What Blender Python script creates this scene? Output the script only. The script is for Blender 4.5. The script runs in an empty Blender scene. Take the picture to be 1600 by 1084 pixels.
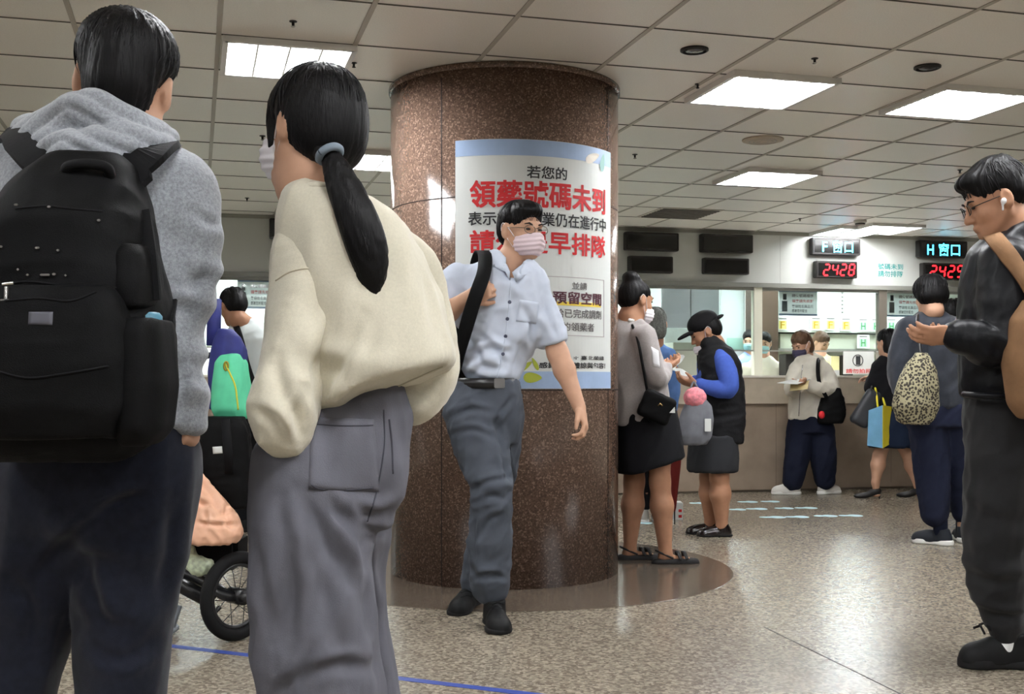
import bpy, bmesh, math, random
import numpy as np
from mathutils import Vector, Matrix

# ------------------------------------------------------------------ camera, world, exposure
SC = bpy.context.scene
COL = SC.collection
F = 1780.0; CX = 800.0; HY = 595.0; HCAM = 1.0      # focal length in pixels, image centre, horizon row, camera height
HCEIL = 2.528
cam_d = bpy.data.cameras.new('camera')
cam = bpy.data.objects.new('camera', cam_d); COL.objects.link(cam)
cam_d.sensor_width = 36.0; cam_d.lens = F/1600*36.0
cam_d.shift_y = (HY-542.0)/1600.0
cam_d.clip_start = 0.05
cam.location = (0, 0, HCAM); cam.rotation_euler = (math.pi/2, 0, 0)
SC.camera = cam
SC.view_settings.view_transform = 'Standard'
SC.view_settings.look = 'None'
SC.view_settings.gamma = 1.0
SC.view_settings.exposure = 0.32
SC.view_settings.use_curve_mapping = False
w = bpy.data.worlds.new('world'); SC.world = w; w.use_nodes = True
w.node_tree.nodes['Background'].inputs[0].default_value = (0.9, 0.95, 1, 1)
w.node_tree.nodes['Background'].inputs[1].default_value = 0.3
LAMP = 62.0            # ceiling troffer diffuser strength
PHARM = 140.0          # unseen pharmacy ceiling panels, added to brighten that room

# ------------------------------------------------------------------ small helpers
def P(px, py, Z):
    return np.array([(px-CX)/F*Z, Z, HCAM+(HY-py)/F*Z])
def fl(px, py):
    Z = F*HCAM/(py-HY); return np.array([(px-CX)/F*Z, Z, 0.0])
def lin(c):
    return [((x/255)/12.92 if x/255 <= .04045 else ((x/255+.055)/1.055)**2.4) for x in c]
_m = {}
def mat(name, c, rough=.7, spec=.3, var=None, bump=None, metal=0, emit=0, sheen=0, stretch=None, alpha=None):
    """c sRGB 0-255; var=(scale, amount); bump=(scale, strength)"""
    if name in _m: return _m[name]
    m = bpy.data.materials.new(name); m.use_nodes = True; _m[name] = m
    nt = m.node_tree; b = nt.nodes['Principled BSDF']
    L = lin(c)
    b.inputs['Base Color'].default_value = (*L, 1)
    b.inputs['Roughness'].default_value = rough
    b.inputs['Specular IOR Level'].default_value = spec
    b.inputs['Metallic'].default_value = metal
    if sheen:
        b.inputs['Sheen Weight'].default_value = sheen; b.inputs['Sheen Roughness'].default_value = .5
    if emit:
        b.inputs['Emission Color'].default_value = (*L, 1); b.inputs['Emission Strength'].default_value = emit
    if alpha is not None: b.inputs['Alpha'].default_value = alpha
    tc = nt.nodes.new('ShaderNodeTexCoord'); co = tc.outputs['Object']
    if stretch:
        mp = nt.nodes.new('ShaderNodeMapping'); mp.inputs['Scale'].default_value = stretch
        nt.links.new(co, mp.inputs[0]); co = mp.outputs[0]
    if var:
        n = nt.nodes.new('ShaderNodeTexNoise'); n.inputs['Scale'].default_value = var[0]; n.inputs['Detail'].default_value = 5
        nt.links.new(co, n.inputs['Vector'])
        r = nt.nodes.new('ShaderNodeValToRGB')
        a = var[1]
        r.color_ramp.elements[0].position = .3; r.color_ramp.elements[1].position = .7
        r.color_ramp.elements[0].color = (*[max(0, x*(1-a)) for x in L], 1)
        r.color_ramp.elements[1].color = (*[min(1, x*(1+a)) for x in L], 1)
        nt.links.new(n.outputs['Fac'], r.inputs[0]); nt.links.new(r.outputs[0], b.inputs['Base Color'])
    if bump:
        n = nt.nodes.new('ShaderNodeTexNoise'); n.inputs['Scale'].default_value = bump[0]; n.inputs['Detail'].default_value = 4
        nt.links.new(co, n.inputs['Vector'])
        bp = nt.nodes.new('ShaderNodeBump'); bp.inputs['Strength'].default_value = bump[1]; bp.inputs['Distance'].default_value = .004
        nt.links.new(n.outputs['Fac'], bp.inputs['Height']); nt.links.new(bp.outputs[0], b.inputs['Normal'])
    return m

def root_of(o):
    while o.parent: o = o.parent
    return o
def add_mesh(name, V, Fs, m, parent=None, smooth=True, origin=None):
    """link one mesh object; V in world space"""
    V = np.asarray(V, dtype=np.float64).reshape(-1, 3)
    if parent is not None: o0 = np.array(root_of(parent).location)
    elif origin is not None: o0 = np.array(origin, dtype=float)
    else: o0 = np.array([(V[:,0].min()+V[:,0].max())/2, (V[:,1].min()+V[:,1].max())/2, V[:,2].min()])
    me = bpy.data.meshes.new(name)
    V = V-o0
    if isinstance(Fs, np.ndarray):
        nF, k = Fs.shape
        me.vertices.add(len(V)); me.vertices.foreach_set('co', V.ravel())
        me.loops.add(nF*k); me.loops.foreach_set('vertex_index', Fs.astype(np.int32).ravel())
        me.polygons.add(nF)
        me.polygons.foreach_set('loop_start', np.arange(0, nF*k, k, dtype=np.int32))
        me.update(calc_edges=True); me.validate()
    else:
        me.from_pydata([tuple(v) for v in V], [], Fs); me.update()
    if smooth:
        me.polygons.foreach_set('use_smooth', np.ones(len(me.polygons), dtype=bool))
    ms = m if isinstance(m, (list, tuple)) else [m]
    for x in ms: me.materials.append(x)
    o = bpy.data.objects.new(name, me); COL.objects.link(o)
    if parent is not None: o.parent = parent
    else: o.location = o0
    return o
def tag(o, label, cat, group=None):
    o['label'] = label; o['category'] = cat
    if group: o['group'] = group
    return o
def empty(name, loc, label, cat, group=None):
    o = bpy.data.objects.new(name, None); COL.objects.link(o); o.location = tuple(float(v) for v in loc)
    o.empty_display_size = .1
    return tag(o, label, cat, group)
def struct(o): o['kind'] = 'structure'; return o

class MB:
    """collects polygons"""
    def __init__(s): s.v = []; s.f = []
    def add(s, V, Fs):
        b = len(s.v); s.v += [tuple(map(float, v)) for v in V]; s.f += [tuple(i+b for i in f) for f in Fs]; return s
    def hexa(s, c8):
        return s.add(c8, [(0,3,2,1),(4,5,6,7),(0,1,5,4),(1,2,6,5),(2,3,7,6),(3,0,4,7)])
    def box(s, lo, hi, fr=None, bev=0):
        x0,y0,z0 = lo; x1,y1,z1 = hi
        c = [(x0,y0,z0),(x1,y0,z0),(x1,y1,z0),(x0,y1,z0),(x0,y0,z1),(x1,y0,z1),(x1,y1,z1),(x0,y1,z1)]
        if fr: c = [fr(*p) for p in c]
        if bev:
            bm = bmesh.new(); vs = [bm.verts.new(p) for p in c]
            for f in [(0,3,2,1),(4,5,6,7),(0,1,5,4),(1,2,6,5),(2,3,7,6),(3,0,4,7)]: bm.faces.new([vs[i] for i in f])
            bmesh.ops.recalc_face_normals(bm, faces=bm.faces)
            bmesh.ops.bevel(bm, geom=bm.edges[:], offset=bev, segments=2, affect='EDGES')
            bm.verts.index_update()
            s.add([v.co[:] for v in bm.verts], [[v.index for v in f.verts] for f in bm.faces]); bm.free(); return s
        return s.hexa(c)
    def tube(s, pts, r, n=8, cap=True):
        pts = [np.array(p, float) for p in pts]; m = len(pts)
        rs = r if isinstance(r, (list, tuple, np.ndarray)) else [r]*m
        V = []; up = None
        for i, p in enumerate(pts):
            t = pts[min(i+1, m-1)]-pts[max(i-1, 0)]; t = t/(np.linalg.norm(t)+1e-9)
            if up is None:
                up = np.array([0,0,1.]) if abs(t[2]) < .9 else np.array([1.,0,0])
            u = np.cross(up, t); u /= np.linalg.norm(u)+1e-9; v = np.cross(t, u); up = v
            for k in range(n):
                a = 2*math.pi*k/n; V.append(p+rs[i]*(math.cos(a)*u+math.sin(a)*v))
        Fs = [(i*n+k, i*n+(k+1)%n, (i+1)*n+(k+1)%n, (i+1)*n+k) for i in range(m-1) for k in range(n)]
        if cap: Fs += [tuple(range(n-1, -1, -1)), tuple((m-1)*n+k for k in range(n))]
        return s.add(V, Fs)
    def band(s, pts, nrm, width, th):
        """flat strap along pts; nrm = outward normals; width across"""
        pts = [np.array(p, float) for p in pts]; m = len(pts); V = []
        for i, p in enumerate(pts):
            t = pts[min(i+1, m-1)]-pts[max(i-1, 0)]; t /= np.linalg.norm(t)+1e-9
            n = np.array(nrm[i] if np.ndim(nrm[0]) else nrm, float); n = n-t*np.dot(n, t); n /= np.linalg.norm(n)+1e-9
            b = np.cross(t, n); w = (width[i] if np.ndim(width) else width)/2
            V += [p-b*w, p+b*w, p+b*w*.9+n*th, p-b*w*.9+n*th]
        Fs = [(i*4+k, i*4+(k+1)%4, (i+1)*4+(k+1)%4, (i+1)*4+k) for i in range(m-1) for k in range(4)]
        Fs += [(3,2,1,0), tuple((m-1)*4+k for k in range(4))]
        return s.add(V, Fs)
    def lathe(s, prof, c, axis=(0,0,1), n=32):
        a = np.array(axis, float); a /= np.linalg.norm(a)
        u = np.cross(a, [0,0,1.]) if abs(a[2]) < .9 else np.array([1.,0,0]); u /= np.linalg.norm(u); v = np.cross(a, u)
        V = [np.array(c)+a*h+r*(math.cos(2*math.pi*k/n)*u+math.sin(2*math.pi*k/n)*v) for r, h in prof for k in range(n)]
        m = len(prof)
        Fs = [(i*n+k, i*n+(k+1)%n, (i+1)*n+(k+1)%n, (i+1)*n+k) for i in range(m-1) for k in range(n)]
        Fs += [tuple(range(n-1,-1,-1)), tuple((m-1)*n+k for k in range(n))]
        return s.add(V, Fs)
    def build(s, name, m, parent=None, smooth=False, origin=None):
        o = add_mesh(name, s.v, s.f, m, parent, smooth, origin)
        bm = bmesh.new(); bm.from_mesh(o.data); bmesh.ops.recalc_face_normals(bm, faces=bm.faces); bm.to_mesh(o.data); bm.free()
        return o

def smooth_curve(pts, n=8):
    """Catmull-Rom resample"""
    p = [np.array(q, float) for q in pts]; p = [2*p[0]-p[1]]+p+[2*p[-1]-p[-2]]; out = []
    for i in range(1, len(p)-2):
        for k in range(n):
            t = k/n
            out.append(.5*((2*p[i])+(-p[i-1]+p[i+1])*t+(2*p[i-1]-5*p[i]+4*p[i+1]-p[i+2])*t*t+(-p[i-1]+3*p[i]-3*p[i+1]+p[i+2])*t**3))
    out.append(p[-2]); return out

# ------------------------------------------------------------------ noise
_rng = np.random.RandomState(7)
_perm = np.concatenate([_rng.permutation(256)]*3)
_grad = _rng.normal(size=(256, 3)); _grad /= np.linalg.norm(_grad, axis=1)[:, None]
def noise3(Q, seed=0):
    Q = Q+seed*17.31
    i = np.floor(Q).astype(int); f = Q-i; u = f*f*f*(f*(f*6-15)+10)
    out = 0
    for dx in (0,1):
        for dy in (0,1):
            for dz in (0,1):
                h = _perm[(_perm[(_perm[(i[:,0]+dx) & 255]+i[:,1]+dy) & 255]+i[:,2]+dz) & 255]
                g = _grad[h]
                d = g[:,0]*(f[:,0]-dx)+g[:,1]*(f[:,1]-dy)+g[:,2]*(f[:,2]-dz)
                out = out+d*(u[:,0] if dx else 1-u[:,0])*(u[:,1] if dy else 1-u[:,1])*(u[:,2] if dz else 1-u[:,2])
    return out
def unit(v): v = np.array(v, float); return v/(np.linalg.norm(v)+1e-12)
def folds(V, along, fa, fc, amp, seed=0, sharp=True):
    """cloth folds: ridges running along a direction; fa frequency along it, fc across"""
    a = unit(along)
    c = (V@a)[:, None]*a
    Q = c*fa+(V-c)*fc
    n = noise3(Q, seed)
    if sharp: n = (.45-np.abs(n)*1.6)
    return amp*n

# ------------------------------------------------------------------ signed-distance modelling (one continuous surface per garment or body)
class SDF:
    def __init__(s, res): s.res = res; s.p = []
    def _a(s, lo, hi, fn, k, mode): s.p.append((np.array(lo, float), np.array(hi, float), fn, k, mode)); return s
    def cone(s, a, b, ra, rb, k=.02, sq=None, mode='u'):
        a = np.array(a, float); b = np.array(b, float); R = max(ra, rb)*1.02
        ba = b-a; L2 = max(ba@ba, 1e-9); mid = (a+b)/2
        def fn(X, Y, Z):
            x = X-a[0]; y = Y-a[1]; z = Z-a[2]
            t = np.clip((x*ba[0]+y*ba[1]+z*ba[2])/L2, 0, 1)
            x = x-t*ba[0]; y = y-t*ba[1]; z = z-t*ba[2]
            if sq is not None:
                ax, f = sq; c = (x*ax[0]+y*ax[1]+z*ax[2])*(1/f-1)
                x = x+c*ax[0]; y = y+c*ax[1]; z = z+c*ax[2]
            d = np.sqrt(x*x+y*y+z*z)-(ra+(rb-ra)*t)
            return d if sq is None else d*min(1, max(sq[1], .6))
        R2 = R*(max(1, sq[1]) if sq else 1)
        return s._a(np.minimum(a, b)-R2, np.maximum(a, b)+R2, fn, k, mode)
    def chain(s, pts, k=.02, sq=None, mode='u', n=3):
        """one limb along a smooth curve with a smoothly changing radius"""
        q = smooth_curve([np.append(np.array(p, float), r) for p, r in pts], n) if len(pts) > 2 else [np.append(np.array(p, float), r) for p, r in pts]
        q = np.array(q); q[:,3] = np.maximum(q[:,3], .0008)
        def fn(X, Y, Z):
            out = None
            for a, b in zip(q[:-1], q[1:]):
                ba = b[:3]-a[:3]; L2 = max(ba@ba, 1e-9)
                x = X-a[0]; y = Y-a[1]; z = Z-a[2]
                t = np.clip((x*ba[0]+y*ba[1]+z*ba[2])/L2, 0, 1)
                x = x-t*ba[0]; y = y-t*ba[1]; z = z-t*ba[2]
                if sq is not None:
                    ax, f = sq; c = (x*ax[0]+y*ax[1]+z*ax[2])*(1/f-1); x = x+c*ax[0]; y = y+c*ax[1]; z = z+c*ax[2]
                d = np.sqrt(x*x+y*y+z*z)-(a[3]+(b[3]-a[3])*t)
                if sq is not None: d = d*min(1, max(sq[1], .6))
                out = d if out is None else np.minimum(out, d)
            return out
        R = q[:,3].max()*1.05
        return s._a(q[:,:3].min(0)-R, q[:,:3].max(0)+R, fn, k, mode)
    def ell(s, c, r, M=None, k=.02, mode='u'):
        c = np.array(c, float); r = np.array(r, float); M = np.eye(3) if M is None else np.asarray(M)
        def fn(X, Y, Z):
            x = X-c[0]; y = Y-c[1]; z = Z-c[2]
            q0 = (x*M[0,0]+y*M[1,0]+z*M[2,0])/r[0]; q1 = (x*M[0,1]+y*M[1,1]+z*M[2,1])/r[1]; q2 = (x*M[0,2]+y*M[1,2]+z*M[2,2])/r[2]
            k0 = np.sqrt(q0*q0+q1*q1+q2*q2); k1 = np.sqrt((q0/r[0])**2+(q1/r[1])**2+(q2/r[2])**2)
            return k0*(k0-1)/(k1+1e-9)
        e = np.sqrt(((M*r)**2).sum(1))
        return s._a(c-e, c+e, fn, k, mode)
    def loft(s, rows, k=.02, n=2.0, yaw=0, mode='u'):
        """rows (z, cx, cy, a, b): elliptical sections stacked in z"""
        R = np.array(sorted(rows), float); zs = R[:,0]
        zz = np.linspace(zs[0], zs[-1], 120)
        T = np.array([np.interp(zz, zs, R[:,i]) for i in range(1, 5)])
        ker = np.hanning(13); ker /= ker.sum()
        T = np.array([np.convolve(np.pad(t, 6, mode='reflect', reflect_type='odd'), ker, 'valid') for t in T])
        ca, sa = math.cos(yaw), math.sin(yaw)
        def fn(X, Y, Z):
            g = lambda i: np.interp(Z, zz, T[i])
            a = np.maximum(g(2), 1e-3); b = np.maximum(g(3), 1e-3)
            x = X-g(0); y = Y-g(1)
            x, y = x*ca+y*sa, -x*sa+y*ca
            m = (np.abs(x/a)**n+np.abs(y/b)**n)**(1/n)
            gr = np.sqrt((x/a**2)**2+(y/b**2)**2)/(np.sqrt((x/a)**2+(y/b)**2)+1e-9)
            d = (m-1)/np.maximum(gr, 1e-3)
            d = np.where(m < .3, -np.minimum(a, b)*.7, d)
            return np.maximum(d, np.maximum(Z-zs[-1], zs[0]-Z))
        r = np.maximum(R[:,3], R[:,4]).max()
        lo = [R[:,1].min()-r, R[:,2].min()-r, zs[0]]; hi = [R[:,1].max()+r, R[:,2].max()+r, zs[-1]]
        return s._a(lo, hi, fn, k, mode)
    def box(s, c, h, M=None, rad=.01, k=.01, mode='u', taper=0.0):
        c = np.array(c, float); h = np.array(h, float); M = np.eye(3) if M is None else np.asarray(M)
        def fn(X, Y, Z):
            x = X-c[0]; y = Y-c[1]; z = Z-c[2]
            q = [x*M[0,i]+y*M[1,i]+z*M[2,i] for i in range(3)]
            tp = 1-taper*np.clip(q[2]/h[2], -1, 1)
            q = [np.abs(q[0])-(h[0]*tp-rad), np.abs(q[1])-(h[1]*tp-rad), np.abs(q[2])-(h[2]-rad)]
            return np.sqrt(sum(np.maximum(t, 0)**2 for t in q))+np.minimum(np.maximum(np.maximum(q[0], q[1]), q[2]), 0)-rad
        hh = h*np.array([1+abs(taper), 1+abs(taper), 1]); e = (np.abs(M)*hh).sum(1)
        return s._a(c-e, c+e, fn, k, mode)
    def cut(s, p, n, k=.005):
        """remove the side n points to"""
        p = np.array(p, float); n = unit(n)
        return s._a([-99]*3, [99]*3, lambda X, Y, Z: -((X-p[0])*n[0]+(Y-p[1])*n[1]+(Z-p[2])*n[2]), k, 's')
    def fncut(s, fn, k=.005):
        """remove where fn > 0"""
        return s._a([-99]*3, [99]*3, lambda X, Y, Z: -fn(X, Y, Z), k, 's')
    def mesh(s, smooth=1, disp=None):
        h = s.res
        us = [q for q in s.p if q[4] == 'u']
        lo = np.min([q[0] for q in us], 0)-3*h; hi = np.max([q[1] for q in us], 0)+3*h
        n = np.ceil((hi-lo)/h).astype(int)+1
        ax = [(lo[i]+h*np.arange(n[i])).astype(np.float32) for i in range(3)]
        G = np.full(tuple(n), .5, np.float32)
        for (pl, ph, fn, k, mode) in s.p:
            m = k+3*h
            i0 = np.clip(np.floor((pl-m-lo)/h).astype(int), 0, n-1); i1 = np.clip(np.ceil((ph+m-lo)/h).astype(int)+1, 1, n)
            if (i1 <= i0).any(): continue
            sl = tuple(slice(a, b) for a, b in zip(i0, i1))
            X = ax[0][sl[0]][:, None, None]; Y = ax[1][sl[1]][None, :, None]; Z = ax[2][sl[2]][None, None, :]
            d = fn(X, Y, Z).astype(np.float32); g = G[sl]
            if mode == 'u':
                t = np.maximum(k-np.abs(g-d), 0)/k; G[sl] = np.minimum(g, d)-t*t*k*.25
            else:
                t = np.maximum(k-np.abs(g+d), 0)/k; G[sl] = np.maximum(g, -d)+t*t*k*.25
        for i in range(3):
            G[tuple(slice(0,1) if j == i else slice(None) for j in range(3))] = .5
            G[tuple(slice(-1,None) if j == i else slice(None) for j in range(3))] = .5
        return surface_nets(G, lo, h, smooth, disp)
    def build(s, name, m, parent=None, smooth=1, disp=None, origin=None):
        V, Fq = s.mesh(smooth, disp)
        return add_mesh(name, V, Fq, m, parent, True, origin)

def vnormals(V, Fq):
    d1 = V[Fq[:,2]]-V[Fq[:,0]]; d2 = V[Fq[:,3]]-V[Fq[:,1]]
    fn = np.cross(d1, d2); N = np.zeros_like(V)
    for k in range(4):
        for c in range(3): N[:,c] += np.bincount(Fq[:,k], weights=fn[:,c], minlength=len(V))
    return N/(np.linalg.norm(N, axis=1)[:, None]+1e-12)
def relax(V, Fq, it, lam=.5):
    nV = len(V)
    E = np.concatenate([Fq[:,[0,1]], Fq[:,[1,2]], Fq[:,[2,3]], Fq[:,[3,0]]])
    cnt = np.bincount(E[:,0], minlength=nV)+np.bincount(E[:,1], minlength=nV)
    for _ in range(it):
        A = np.stack([np.bincount(E[:,0], weights=V[E[:,1],c], minlength=nV)+np.bincount(E[:,1], weights=V[E[:,0],c], minlength=nV) for c in range(3)], 1)
        V = V+lam*(A/np.maximum(cnt, 1)[:, None]-V)
    return V
def surface_nets(G, lo, h, smooth, disp):
    S = G < 0
    n = np.array(G.shape)
    c = [S[:-1,:-1,:-1], S[1:,:-1,:-1], S[:-1,1:,:-1], S[1:,1:,:-1], S[:-1,:-1,1:], S[1:,:-1,1:], S[:-1,1:,1:], S[1:,1:,1:]]
    cnt = sum(x.astype(np.int8) for x in c)
    cells = np.argwhere((cnt > 0) & (cnt < 8))
    idx = np.full(tuple(n-1), -1, np.int32); idx[tuple(cells.T)] = np.arange(len(cells))
    off = np.array([(0,0,0),(1,0,0),(0,1,0),(1,1,0),(0,0,1),(1,0,1),(0,1,1),(1,1,1)])
    val = np.stack([G[tuple((cells+o).T)] for o in off], 1).astype(np.float64)
    acc = np.zeros((len(cells), 3)); num = np.zeros(len(cells))
    for a, b in [(0,1),(2,3),(4,5),(6,7),(0,2),(1,3),(4,6),(5,7),(0,4),(1,5),(2,6),(3,7)]:
        va, vb = val[:,a], val[:,b]; x = (va < 0) != (vb < 0)
        t = np.where(x, va/np.where(x, va-vb, 1), 0)
        p = off[a]+t[:, None]*(off[b]-off[a]); acc += np.where(x[:, None], p, 0); num += x
    V = lo+h*(cells+acc/num[:, None])
    quads = []
    for d in range(3):
        u, v = (d+1) % 3, (d+2) % 3
        A = S[tuple(slice(0,-1) if j == d else slice(1,-1) for j in range(3))]
        B = S[tuple(slice(1,None) if j == d else slice(1,-1) for j in range(3))]
        e = np.argwhere(A != B); fl_ = A[tuple(e.T)]
        e = e.copy(); e[:,u] += 1; e[:,v] += 1
        def I(du, dv):
            q = e.copy(); q[:,u] += du; q[:,v] += dv; return idx[tuple(q.T)]
        Q = np.stack([I(-1,-1), I(0,-1), I(0,0), I(-1,0)], 1)
        Q[~fl_] = Q[~fl_][:, ::-1]
        quads.append(Q)
    Fq = np.concatenate(quads)
    if smooth: V = relax(V, Fq, smooth)
    if disp is not None:
        N = vnormals(V, Fq)
        V = V+N*disp(V, N)[:, None]
    return V, Fq

# ------------------------------------------------------------------ text as mesh
def text_mesh(body, bold=0.0, track=1.0):
    cu = bpy.data.curves.new('t', 'FONT'); cu.body = body; cu.size = 1.0; cu.offset = bold; cu.resolution_u = 3
    cu.space_character = track
    ob = bpy.data.objects.new('t', cu); COL.objects.link(ob)
    dg = bpy.context.evaluated_depsgraph_get(); dg.update()
    me = bpy.data.meshes.new_from_object(ob.evaluated_get(dg))
    V = np.array([v.co[:] for v in me.vertices]).reshape(-1, 3); Fs = [list(p.vertices) for p in me.polygons]
    bpy.data.objects.remove(ob); bpy.data.curves.remove(cu); bpy.data.meshes.remove(me)
    return V, Fs
def text_fit(body, u0, u1, v0, v1, bold=0.0):
    """flat text scaled to a rectangle; returns V (u, v) and faces"""
    V, Fs = text_mesh(body, bold)
    lo, hi = V.min(0), V.max(0)
    u = u0+(V[:,0]-lo[0])/(hi[0]-lo[0])*(u1-u0); v = v0+(V[:,1]-lo[1])/(hi[1]-lo[1])*(v1-v0)
    return np.stack([u, v], 1), Fs
# ------------------------------------------------------------------ room shell
def node_floor():
    m = bpy.data.materials.new('terrazzo'); m.use_nodes = True; nt = m.node_tree; b = nt.nodes['Principled BSDF']
    N = nt.nodes.new; Lk = nt.links.new
    tc = N('ShaderNodeTexCoord')
    v = N('ShaderNodeTexVoronoi'); v.inputs['Scale'].default_value = 88; Lk(tc.outputs['Object'], v.inputs['Vector'])
    r = N('ShaderNodeValToRGB'); el = r.color_ramp.elements
    r.color_ramp.interpolation = 'CONSTANT'
    cs = [(0,(62,56,49)),(.16,(128,119,105)),(.36,(156,146,130)),(.52,(92,85,75)),(.66,(178,168,151)),(.82,(134,125,110)),(.93,(48,43,38))]
    el[0].position = 0; el[0].color = (*lin(cs[0][1]),1); el[1].position = cs[1][0]; el[1].color = (*lin(cs[1][1]),1)
    for p_, c_ in cs[2:]:
        e = el.new(p_); e.color = (*lin(c_),1)
    sep = N('ShaderNodeSeparateColor'); Lk(v.outputs['Color'], sep.inputs[0]); Lk(sep.outputs[0], r.inputs[0])
    n = N('ShaderNodeTexNoise'); n.inputs['Scale'].default_value = 260; n.inputs['Detail'].default_value = 2; Lk(tc.outputs['Object'], n.inputs['Vector'])
    n2 = N('ShaderNodeTexNoise'); n2.inputs['Scale'].default_value = 1.3; n2.inputs['Detail'].default_value = 3; Lk(tc.outputs['Object'], n2.inputs['Vector'])
    mx = N('ShaderNodeMix'); mx.data_type = 'RGBA'; mx.inputs['Factor'].default_value = .5
    Lk(r.outputs[0], mx.inputs['A']); mx.inputs['B'].default_value = (*lin((136,126,111)),1)
    mul = N('ShaderNodeMix'); mul.data_type = 'RGBA'; mul.blend_type = 'MULTIPLY'; mul.inputs['Factor'].default_value = .5
    r2 = N('ShaderNodeValToRGB'); r2.color_ramp.elements[0].color = (.55,.55,.55,1); r2.color_ramp.elements[1].color = (1.1,1.1,1.1,1)
    r2.color_ramp.elements[0].position = .3; r2.color_ramp.elements[1].position = .6
    Lk(n.outputs['Fac'], r2.inputs[0]); Lk(mx.outputs['Result'], mul.inputs['A']); Lk(r2.outputs[0], mul.inputs['B'])
    Lk(mul.outputs['Result'], b.inputs['Base Color'])
    b.inputs['Roughness'].default_value = .27
    b.inputs['Specular IOR Level'].default_value = .42
    return m
def node_granite(name, base, dark, light, scale, rough, spec=.5):
    m = bpy.data.materials.new(name); m.use_nodes = True; nt = m.node_tree; b = nt.nodes['Principled BSDF']
    N = nt.nodes.new; Lk = nt.links.new
    tc = N('ShaderNodeTexCoord')
    v = N('ShaderNodeTexVoronoi'); v.inputs['Scale'].default_value = scale; Lk(tc.outputs['Object'], v.inputs['Vector'])
    sep = N('ShaderNodeSeparateColor'); Lk(v.outputs['Color'], sep.inputs[0])
    r = N('ShaderNodeValToRGB'); el = r.color_ramp.elements; r.color_ramp.interpolation = 'CONSTANT'
    el[0].position = 0; el[0].color = (*lin(dark),1); el[1].position = .3; el[1].color = (*lin(base),1)
    e = el.new(.62); e.color = (*lin([x*.85 for x in base]),1)
    e = el.new(.85); e.color = (*lin(light),1)
    Lk(sep.outputs[0], r.inputs[0])
    n = N('ShaderNodeTexNoise'); n.inputs['Scale'].default_value = scale*2.2; n.inputs['Detail'].default_value = 3; Lk(tc.outputs['Object'], n.inputs['Vector'])
    mx = N('ShaderNodeMix'); mx.data_type = 'RGBA'; Lk(n.outputs['Fac'], mx.inputs['Factor']); Lk(r.outputs[0], mx.inputs['A']); mx.inputs['B'].default_value = (*lin(base),1)
    Lk(mx.outputs['Result'], b.inputs['Base Color'])
    b.inputs['Roughness'].default_value = rough; b.inputs['Specular IOR Level'].default_value = spec
    return m

M_floor = node_floor()
M_inlay = node_granite('floor_granite', (92,82,72), (58,50,44), (132,120,106), 120, .16)
M_pillar = node_granite('pillar_granite', (110,89,77), (58,45,39), (166,140,123), 150, .15, .4)
M_seam = mat('stone_seam', (28,22,20), .6)
M_ceil = mat('ceiling_tile', (238,233,224), .30, .45, var=(160,.06), bump=(420,.25))
M_grid = mat('ceiling_tee', (178,171,160), .5, .3)
M_gap = mat('ceiling_shadow_gap', (96,92,86), .7)
M_wall = mat('painted_panel', (192,194,189), .22, .45, var=(1.2,.04))
M_wall2 = mat('plain_wall', (232,228,220), .6, .3, var=(1.5,.05))

GA = math.atan(495/F)                       # ceiling grid angle
ga = np.array([math.cos(GA), math.sin(GA)]); gb = np.array([-math.sin(GA), math.cos(GA)])
TU, TV, U0, V0 = .6, .592, .10, 5.18
def G2(u, v): return ga*u+gb*v

X0, X1, Y0, Y1 = -9.0, 10.0, -5.0, 17.0
mb = MB(); mb.box((X0,Y0,-.1), (X1,Y1,0)); struct(mb.build('floor', M_floor))
mb = MB(); mb.box((X0,Y0,HCEIL), (X1,Y1,HCEIL+.1)); ceiling = struct(mb.build('ceiling', M_ceil))
mb = MB()
for k in range(-20, 24):
    u = U0+TU*k
    a, b = G2(u, -6), G2(u, 17)
    for (w_, z_) in ((.022, .004),):
        o = ga*w_/2
        c = [(*(a-o), HCEIL-z_), (*(a+o), HCEIL-z_), (*(b+o), HCEIL-z_), (*(b-o), HCEIL-z_)]
        mb.hexa(c+[(x, y, HCEIL+.001) for x, y, z in c])
mb.build('grid_tee', M_grid, ceiling)
mb = MB()
for k in range(-20, 22):
    v = V0+TV*k
    a, b = G2(-12, v), G2(13, v); o = gb*.0045
    c = [(*(a-o), HCEIL-.003), (*(b-o), HCEIL-.003), (*(b+o), HCEIL-.003), (*(a+o), HCEIL-.003)]
    mb.hexa(c+[(x, y, HCEIL+.001) for x, y, z in c])
mb.build('grid_joint', M_gap, ceiling)
mb = MB(); mb.box((X0-.1,Y0,0), (X0,Y1,HCEIL)); struct(mb.build('wall_left', M_wall2))
mb = MB(); mb.box((X1,Y0,0), (X1+.1,Y1,HCEIL)); struct(mb.build('wall_right', M_wall2))
mb = MB(); mb.box((X0,Y0-.1,0), (X1,Y0,HCEIL)); struct(mb.build('wall_behind', M_wall2))

# floor joint lines and inlay disk around the pillar
PC = np.array([-.04, 6.04]); PR = .60
ang = np.linspace(0, 2*np.pi, 96, endpoint=False)
mb = MB(); mb.lathe([(1.165,.0),(1.165,.0022),(1.163,.003)], (.0,6.10,0), n=96)
struct(mb.build('floor_inlay', M_inlay))
mb = MB()
for a, b in (((1195,980),(1440,1100)), ((940,890),(900,905))):
    p, q = fl(*a), fl(*b); d = unit(q-p); n_ = np.array([-d[1], d[0], 0])*.0022
    c = [p-n_, q-n_, q+n_, p+n_]; mb.hexa([x+[0,0,.0002] for x in c]+[x+[0,0,.0012] for x in c])
    break
struct(mb.build('floor_joint', M_seam))

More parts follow.
